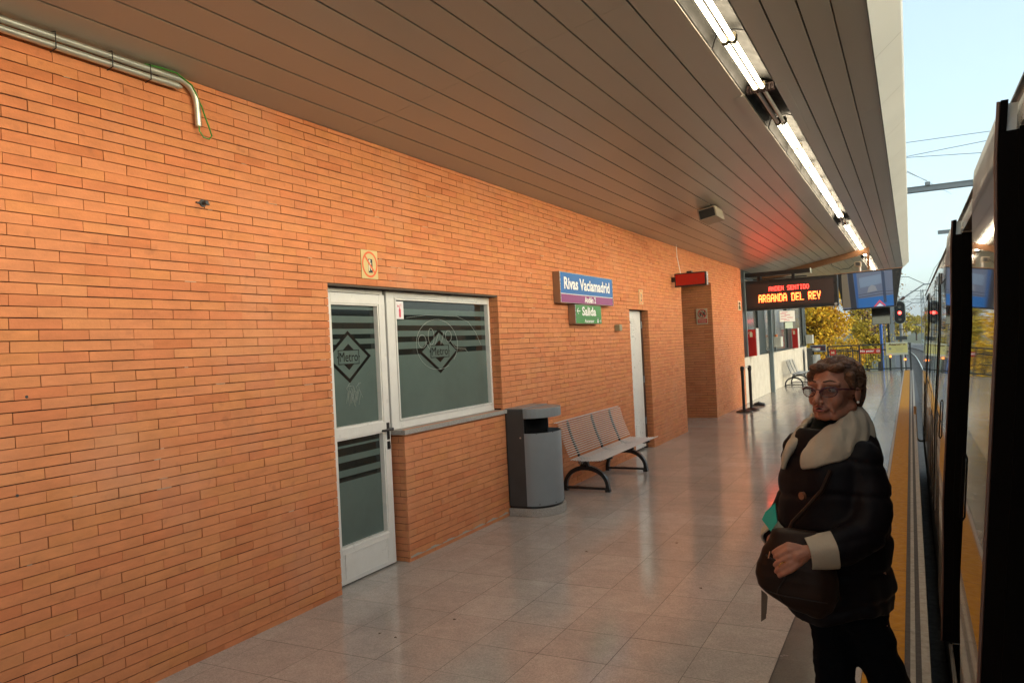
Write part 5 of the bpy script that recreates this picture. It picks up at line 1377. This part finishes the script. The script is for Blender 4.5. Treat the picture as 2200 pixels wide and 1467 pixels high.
# lips, eyes, brows
f = Blob(HM); 
for k in range(9): u = (k - 4) / 4; f.ball(H(.023 * u,   .0950 - .013 * u * u, 1.4010 - .002 * u * u + (.001 if abs(u) == .25 else 0)), .0045 - .0025 * abs(u))
for k in range(9): u = (k - 4) / 4; f.ball(H(.021 * u, .0945 - .012 * u * u, 1.3880 + .003 * u * u), .0055 - .0028 * abs(u))
f.build('lips', mat('lip', (.24, .060, .048), .5), woman, .0012, 2)
f = Blob(HM); f.ball(H(0, .0955, 1.3945), (.013, .0035, .0022)); f.build('mouth', mat('mouth_dark', (.010, .003, .003), .5), woman, .0010, 1)
for s_ in (-1, 1):
    f = Blob(HM); f.ball(H(s_ * .030, .0695, 1.4525), (.0135, .012, .0095)); e_ = f.build('eye', mat('eye_white', (.26, .22, .20), .3), woman, .0016, 1)
    f = Blob(HM); f.ball(H(s_ * .030 - .002, .0795, 1.4525), (.0055, .0035, .0055)); f.build('iris', mat('iris_dark', (.015, .01, .008), .1), e_, .0009, 0)
    f = Blob(HM); f.cap([(H(s_ * .013, .0905, 1.480), .0022), (H(s_ * .032, .084, 1.4845), .0026), (H(s_ * .05, .070, 1.479), .0016)]); f.build('eyebrow', mat('eyebrow_brown', (.07, .035, .02), .8), woman, .0012, 1)
f = Blob(HM); f.ball(H(.0765, -.002, 1.416), .0045); f.build('earring', mat('pearl', (.8, .76, .7), .15), woman, .001, 1)
# hair
def hn(c, n):
    d = NZ.noise(Vector((c.x, c.y * .6, c.z)) * 22) * .005 + NZ.noise(c * 70) * .001
    return c + n * d
rg = random.Random(4)
f = Blob(HM); f.ball(H(0, -.014, 1.488), (.075, .078, .072))
for k in range(150):
    a = rg.uniform(0, 6.283); z = rg.uniform(-.75, 1); rr = math.sqrt(1 - z * z); x, y = rr * math.cos(a), rr * math.sin(a)
    if y > .25 and z < .48: continue
    if y > .05 and z < .0: continue
    p = H(x * .070, -.012 + y * .074, 1.487 + z * .062 + (.003 if z > .5 else 0)); f.ball(p, rg.uniform(.011, .021))
f.ball(H(.03, .050, 1.524), (.032, .022, .016)); f.ball(H(-.02, .056, 1.526), (.036, .024, .018)); f.ball(H(-.052, .036, 1.510), .017)
for s_ in (-1, 1): f.cap([(H(s_ * .068, .028, 1.50), .016), (H(s_ * .073, .016, 1.465), .010)]); f.cap([(H(s_ * .058, -.045, 1.46), .022), (H(s_ * .042, -.06, 1.41), .019)])
# keep the forehead and the face clear of it
hair = f.build('hair', mat('hair_brown', (.050, .019, .008), .6, col2=(.15, .060, .022), vscale=22, bump=1, bscale=130), woman, .0042, 2, disp=hn)
f = MB(PM @ HM)
for k in range(2600):
    a = rg.uniform(0, 6.283); z = rg.uniform(-.5, 1); rr = math.sqrt(1 - z * z); q = Vector((rr * math.cos(a), rr * math.sin(a), z))
    if q.y > .3 and z < .55: continue
    if q.y > .05 and z < .05: continue
    dr = Vector((rg.gauss(q.x * .7 + .25, .35), rg.gauss(-1, .25), rg.gauss(-.15 if q.y < .3 else .35, .3)))
    L_ = rg.uniform(.25, .5); P = []; ph = rg.uniform(0, 6.3); lift = rg.uniform(.99, 1.07)
    for m_ in range(6):
        t = m_ / 5; q2 = (q + (dr - q * dr.dot(q)) * L_ * t); q2.normalize()
        k_ = lift - .05 * t + .012 * math.sin(ph + t * 7)
        P.append(Vector(H(q2.x * .0835 * k_, -.012 + q2.y * .0855 * k_, 1.487 + q2.z * .0725 * k_)))
    f.tube(P, [.0011, .0013, .0013, .0012, .0009, .0003], 3)
f.build('hair_curls', mat('hair_curl', (.055, .020, .008), .5, col2=(.20, .082, .030), vscale=18), hair)
# glasses
f = MB(PM @ HM); M_gl = mat('glasses_plum', (.045, .003, .014), .25)
for s_ in (-1, 1):
    c0 = (s_ * .033, 1.449); P = []
    for k in range(22):
        a = 2 * math.pi * k / 22; x = .0265 * math.cos(a); z = .0175 * math.sin(a) * (1 if math.sin(a) < 0 else .75) + (.004 * (x * s_) / .026 if math.sin(a) > 0 else 0)
        P.append(H(c0[0] + x, .1015 - .30 * max(0, abs(c0[0] + x) - .015), c0[1] + z))
    f.tube(P, .0014, 6, closed=True)
    f.tube([P[i] for i in range(0, 12)], .0030, 6)
    x = s_ * .061; f.tube([H(s_ * .058, .089, 1.456), H(s_ * .070, .078, 1.458), H(s_ * .0775, .03, 1.457), H(s_ * .0775, -.012, 1.455)], [.003, .0026, .0018, .0016], 6)
f.tube([H(-.009, .103, 1.453), H(0, .106, 1.456), H(.009, .103, 1.453)], .0018, 6)
gl = f.build('glasses', M_gl, woman, smooth=True)
ml = bpy.data.materials.new('lens_tint'); ml.use_nodes = True; nt = ml.node_tree; b_ = nt.nodes['Principled BSDF']; b_.inputs['Base Color'].default_value = (.07, .03, .035, 1); b_.inputs['Roughness'].default_value = .12; b_.inputs['Specular IOR Level'].default_value = .25; b_.inputs['Alpha'].default_value = .38
for s_ in (-1, 1):
    f = MB(PM @ HM); P = []
    for k in range(22):
        a = 2 * math.pi * k / 22; x = .0262 * math.cos(a); z = .0172 * math.sin(a) * (1 if math.sin(a) < 0 else .75)
        P.append(H(s_ * .033 + x, .1013 - .30 * max(0, abs(s_ * .033 + x) - .015), 1.449 + z))
    f.add(P, [tuple(range(22))]); f.build('lens', ml, gl)
# coat: torso loft with wrinkles
M_coat = mat('dark_coat', (.0028, .0018, .0027), .6, col2=(.0055, .0032, .0046), vscale=5, bump=.10, bscale=36, spec=.13)
def coat_disp(c, n):
    q = -.0060 * max(0, math.cos(c.z * 56 + 2.2 * NZ.noise(c * 5))) ** 8
    w1 = NZ.noise(Vector((c.x * 7, c.y * 7, c.z * 14))) * .010 + NZ.noise(Vector((c.x * 20, c.y * 20, c.z * 6))) * .004
    return c + n * (q + w1)
f = MB(); rings = []
for z, ra, rb, ca, cb in ((.745, .150, .125, -.012, -.005), (.748, .166, .148, -.012, -.005), (.80, .172, .156, -.010, -.003), (.88, .170, .158, -.008, 0), (.98, .166, .158, -.005, 0), (1.08, .165, .156, 0, .004), (1.17, .165, .146, 0, .004), (1.23, .160, .132, 0, 0), (1.28, .145, .118, 0, -.006), (1.315, .122, .104, 0, -.01), (1.335, .10, .092, 0, -.01)):
    ring = []
    for k in range(56):
        a = 2 * math.pi * k / 56; e_ = 2.4; c_, s_ = math.cos(a), math.sin(a)
        rr = (abs(c_) ** e_ + abs(s_) ** e_) ** (-1 / e_)
        fl = 1 + (.035 * math.sin(a * 7 + 1) + .02 * math.sin(a * 13)) * max(0, (.97 - z) / .25)
        dip = (.016 * math.sin(a * 3 + .6) - .02 * s_) * max(0, (.85 - z) / .1)
        ring.append((ca + ra * rr * c_ * fl, cb + rb * rr * s_ * fl, z + dip))
    rings.append(ring)
f.loft(rings)
Bc = Blob(); tri = []
for q in f.f:
    for k in range(1, len(q) - 1): tri.append((q[0], q[k], q[k + 1]))
Bc.raw(f.v, tri)
# triangulated shells remesh cleanly together with the sleeves
Bc.cap([((.128, 0, 1.24), .064), ((.150, .0, 1.16), .066), ((.165, .015, 1.08), .066), ((.172, .05, 1.02), .064), ((.168, .13, .996), .056), ((.148, .195, .988), .046)])
Bc.cap([((-.140, 0, 1.245), .066), ((-.155, .0, 1.15), .064), ((-.165, .03, 1.07), .060), ((-.160, .07, 1.02), .054), ((-.13, .12, .99), .048), ((-.105, .155, .975), .043)])
coat = Bc.build('coat', M_coat, woman, .0065, 3, disp=coat_disp)
M_cre = mat('cream_lining', (.36, .30, .225), .7, col2=(.31, .25, .185), vscale=8, bump=.22, bscale=28)
def cuff(p0, p1, r0, r1, name='cuff'):
    p0 = Vector(p0); p1 = Vector(p1); d = (p1 - p0).normalized(); u = d.orthogonal().normalized(); v = d.cross(u); rings = []
    for t, r in ((0, r0 - .006), (0, r0), (.5, (r0 + r1) / 2 + .002), (1, r1), (1, r1 - .005), (.5, r1 - .007)):
        rings.append([p0.lerp(p1, t) + (u * math.cos(2 * math.pi * k / 24) + v * math.sin(2 * math.pi * k / 24)) * r * (1 + .05 * math.sin(k * 1.3)) for k in range(24)])
    f = MB(PM); f.loft(rings, caps=False); f.build(name, M_cre, woman, smooth=True)
cuff((.166, .168, .990), (.130, .236, .980), .055, .047); cuff((-.112, .145, .978), (-.085, .178, .968), .048, .042)
# collar: a thick fold around the neck with two wide wings in front
f = Blob(); 
sta = [  # angle round the neck (0 = her left, 90 = front), inner radius, top, bottom, spread, forward shift
    (76, .052, 1.300, 1.222, .078, .040), (62, .066, 1.318, 1.230, .080, .028), (42, .082, 1.342, 1.246, .072, .012), (20, .086, 1.362, 1.262, .062, .0), (-5, .080, 1.382, 1.282, .054, -.01), (-30, .078, 1.394, 1.296, .046, -.015),
    (-60, .078, 1.400, 1.302, .040, -.02), (-90, .080, 1.402, 1.306, .038, -.02), (-120, .078, 1.398, 1.302, .040, -.02), (-150, .078, 1.388, 1.292, .045, -.015), (-180, .082, 1.370, 1.270, .052, -.01),
    (-205, .088, 1.345, 1.245, .060, .0), (-225, .096, 1.318, 1.225, .060, .010), (-243, .102, 1.288, 1.205, .058, .022)]
for (A, B_) in zip(sta, sta[1:]):
    for k in range(10):
        t = k / 10; a, ri, zt, zb, sp, cb = [p + (q - p) * t for p, q in zip(A, B_)]
        ca, sa = math.cos(R(a)), math.sin(R(a))
        for j in range(10):
            v = j / 9; rad = ri + sp * math.sin(v * 1.4); z = zt + (zb - zt) * (v ** 1.3) - .004 * math.sin(v * 3.1)
            rad *= .92; f.ball((ca * rad + .006, sa * rad * .98 + cb * .9, z), .0098 + .004 * math.sin(v * 3.14))
def col_disp(c, n): return c + n * (.0028 * math.sin(math.atan2(c.y, c.x) * 16 + c.z * 70) * (1 if c.y < .06 else .25) + NZ.noise(c * 16) * .005 + NZ.noise(Vector((c.x * 40, c.y * 40, c.z * 14))) * .0035)
f.build('collar', M_cre, woman, .0042, 5, disp=col_disp)
f = Blob(); f.cap([((.01, .0, 1.335), .060), ((.01, .015, 1.30), .068), ((.005, .035, 1.262), .076)]); f.build('dark_scarf', mat('scarf_black', (.003, .0045, .0035), .9, bump=.2, bscale=90, spec=.1), woman, .005, 3)
f = MB(PM)
for z in (1.135,): f.cyl((.05, .168, z), .0125, .010, 12, axis=1)
f.build('button', mat('button_brown', (.16, .06, .03), .35), woman)
# trousers and shoes
M_tr = mat('dark_trousers', (.0022, .0030, .0045), .9, bump=.1, bscale=70, spec=.06)
def tr_disp(c, n): return c + n * (NZ.noise(Vector((c.x * 10, c.y * 10, c.z * 18))) * .008)
f = Blob(); f.ball((0, -.01, .86), (.14, .12, .10))
f.cap([((-.045, 0, .84), .088), ((-.040, -.012, .60), .070), ((-.045, -.005, .45), .064), ((-.045, -.005, .12), .060)]); f.cap([((.050, -.01, .84), .088), ((.055, -.09, .60), .070), ((.058, -.16, .45), .064), ((.062, -.345, .19), .058)])
f.build('trousers', M_tr, woman, .007, 3, disp=tr_disp)
for nm, P in (('shoe', [((-.045, -.03, .045), .042), ((-.045, .05, .04), .038), ((-.045, .145, .03), .028)]), ('shoe', [((.064, -.395, .125), .042), ((.064, -.345, .06), .038), ((.064, -.28, .03), .028)])):
    f = Blob(); f.cap(P); f.build(nm, M_black, woman, .004, 2)
f = MB(PM); f.tube([Vector((.097, .306, .950)) + Vector((math.cos(a) * .3, 0, 0)) * .03 + Vector((0, math.sin(a) * .0095, math.cos(a) * .0095)) for a in [2 * math.pi * k / 14 for k in range(14)]], .0016, 6, closed=True)
f.build('ring', mat('gold', (.8, .5, .15), .2, metal=1), woman, smooth=True)
# bag held in front
M_bag = mat('bag_brown', (.013, .0058, .0034), .5, col2=(.020, .0092, .0055), vscale=6, bump=.06, bscale=40, spec=.14)
bag = thing('shoulder_bag', 'slouchy dark brown leather bag carried in front of the woman in the dark coat', 'bag', tuple(PM @ Vector((.03, .31, .72))))
def rotm(): return None
f = Blob(); rings = []; bc = Vector((.080, .236, .036)); bu = Vector((.80, -.60, 0)); bn = Vector((.60, .80, 0))   # wide axis and thin axis of the bag
for z, hu, hn_, sh in ((.762, .030, .018, .012), (.766, .060, .034, .010), (.785, .092, .048, .006), (.82, .118, .056, .0), (.86, .124, .058, -.004), (.90, .116, .054, -.006), (.94, .098, .046, -.004), (.975, .080, .036, .0), (1.0, .070, .026, .003), (1.006, .055, .012, .003)):
    rings.append([tuple(bc + bu * (sh + hu * 1.0 * math.copysign(abs(math.cos(t)) ** .62, math.cos(t))) + bn * (hn_ * math.copysign(abs(math.sin(t)) ** .9, math.sin(t))) + Vector((0, 0, z - .022 * math.cos(t) * max(0, (.9 - z) / .14)))) for t in [2 * math.pi * k / 40 for k in range(40)]])
g_ = MB(); g_.loft(rings); tri = []
for q in g_.f:
    for k in range(1, len(q) - 1): tri.append((q[0], q[k], q[k + 1]))
f.raw(g_.v, tri)
def bag_disp(c, n): return c + n * (NZ.noise(c * 9) * .008 + NZ.noise(Vector((c.x, c.y, c.z * 2)) * 14) * .003)
f.build('bag_body', M_bag, bag, .005, 4, disp=bag_disp)
f = MB(PM); f.tube([(.05, .24, 1.02), (.06, .225, 1.06), (.09, .19, 1.11), (.12, .16, 1.16), (.13, .13, 1.22)], .007, 8); f.build('strap', M_bag, bag, smooth=True)
f = MB(PM @ Matrix.Translation((.045, -.075, .035))); f.add([(-.055, .37, .80), (-.040, .365, .79), (-.044, .37, .735), (-.058, .375, .72)], [(0, 1, 2, 3)]); f.prism([(-.075, .36, .80), (-.055, .355, .79), (-.060, .36, .715), (-.078, .365, .70)], (.004, .004, 0)); f.build('strap_end', mat('strap_grey', (.07, .06, .05), .6), bag)
def bagpt(u, z, out=.0):
    hh = {0: .056}.get(0); zz = z - .03
    prof = [(.785, .092, .048), (.82, .118, .056), (.86, .124, .058), (.90, .116, .054), (.94, .098, .046), (.975, .080, .036), (1.0, .070, .026)]
    for (z0, h0, n0), (z1, h1, n1) in zip(prof, prof[1:]):
        if zz <= z1: t = max(0, (zz - z0) / (z1 - z0)); hw = h0 + (h1 - h0) * t; hn_ = n0 + (n1 - n0) * t; break
    else: hw, hn_ = .07, .026
    cc = max(-1, min(1, u)); th_ = math.acos(math.copysign(abs(cc) ** (1 / .62), cc))
    return bc + bu * (hw * cc) + bn * ((hn_ + out) * abs(math.sin(th_)) ** .9) + Vector((0, 0, zz - .022 * math.cos(th_) * max(0, (.9 - zz) / .14)))
f = MB(PM)
f.tube([bagpt(-.8 + 1.6 * k / 20, .962 - .012 * math.sin(k * .3), .004) for k in range(21)], .0028, 6)
f.tube([bagpt(-.3 + .12 * math.sin(k * .4), .955 - .135 * k / 14, .003) for k in range(15)], .0018, 5)
f.tube([bagpt(-.8 + 1.6 * k / 20, .845 - .0 * k, .003) for k in range(21)], .0018, 5)
f.build('seam', mat('bag_seam', (.006, .003, .002), .6), bag, smooth=True)
f = MB(PM); zp = bagpt(-.7, .975, .010); f.tube([zp, zp + Vector((-.004, .004, -.022))], .0028, 6); f.build('zip_pull', M_steel, bag)
cd = thing('plastic_wallet', 'small turquoise plastic wallet sticking out above the brown bag', 'wallet', tuple(PM @ Vector((-.06, .33, 1.0))))
f = MB(PM); f.prism([(-.105, .19, 1.06), (-.085, .165, 1.09), (-.068, .175, 1.03), (-.083, .19, 1.0), (-.112, .20, 1.035)], (.006, .008, .0)); f.build('cover', mat('turquoise', (.0, .30, .22), .3), cd)
# ------------------------------------------------------------------ haze
hz = bpy.data.materials.new('haze'); hz.use_nodes = True; nt = hz.node_tree
nt.nodes.remove(nt.nodes['Principled BSDF'])
pv = nt.nodes.new('ShaderNodeVolumePrincipled'); pv.inputs['Color'].default_value = (.86, .90, .97, 1); pv.inputs['Density'].default_value = .0003
pv.inputs['Anisotropy'].default_value = .3
nt.links.new(pv.outputs[0], nt.nodes['Material Output'].inputs['Volume'])
f = MB(); f.box(-3100, 3100, -65, 6100, -3.5, 160); tag(f.build('haze', hz), kind='stuff')
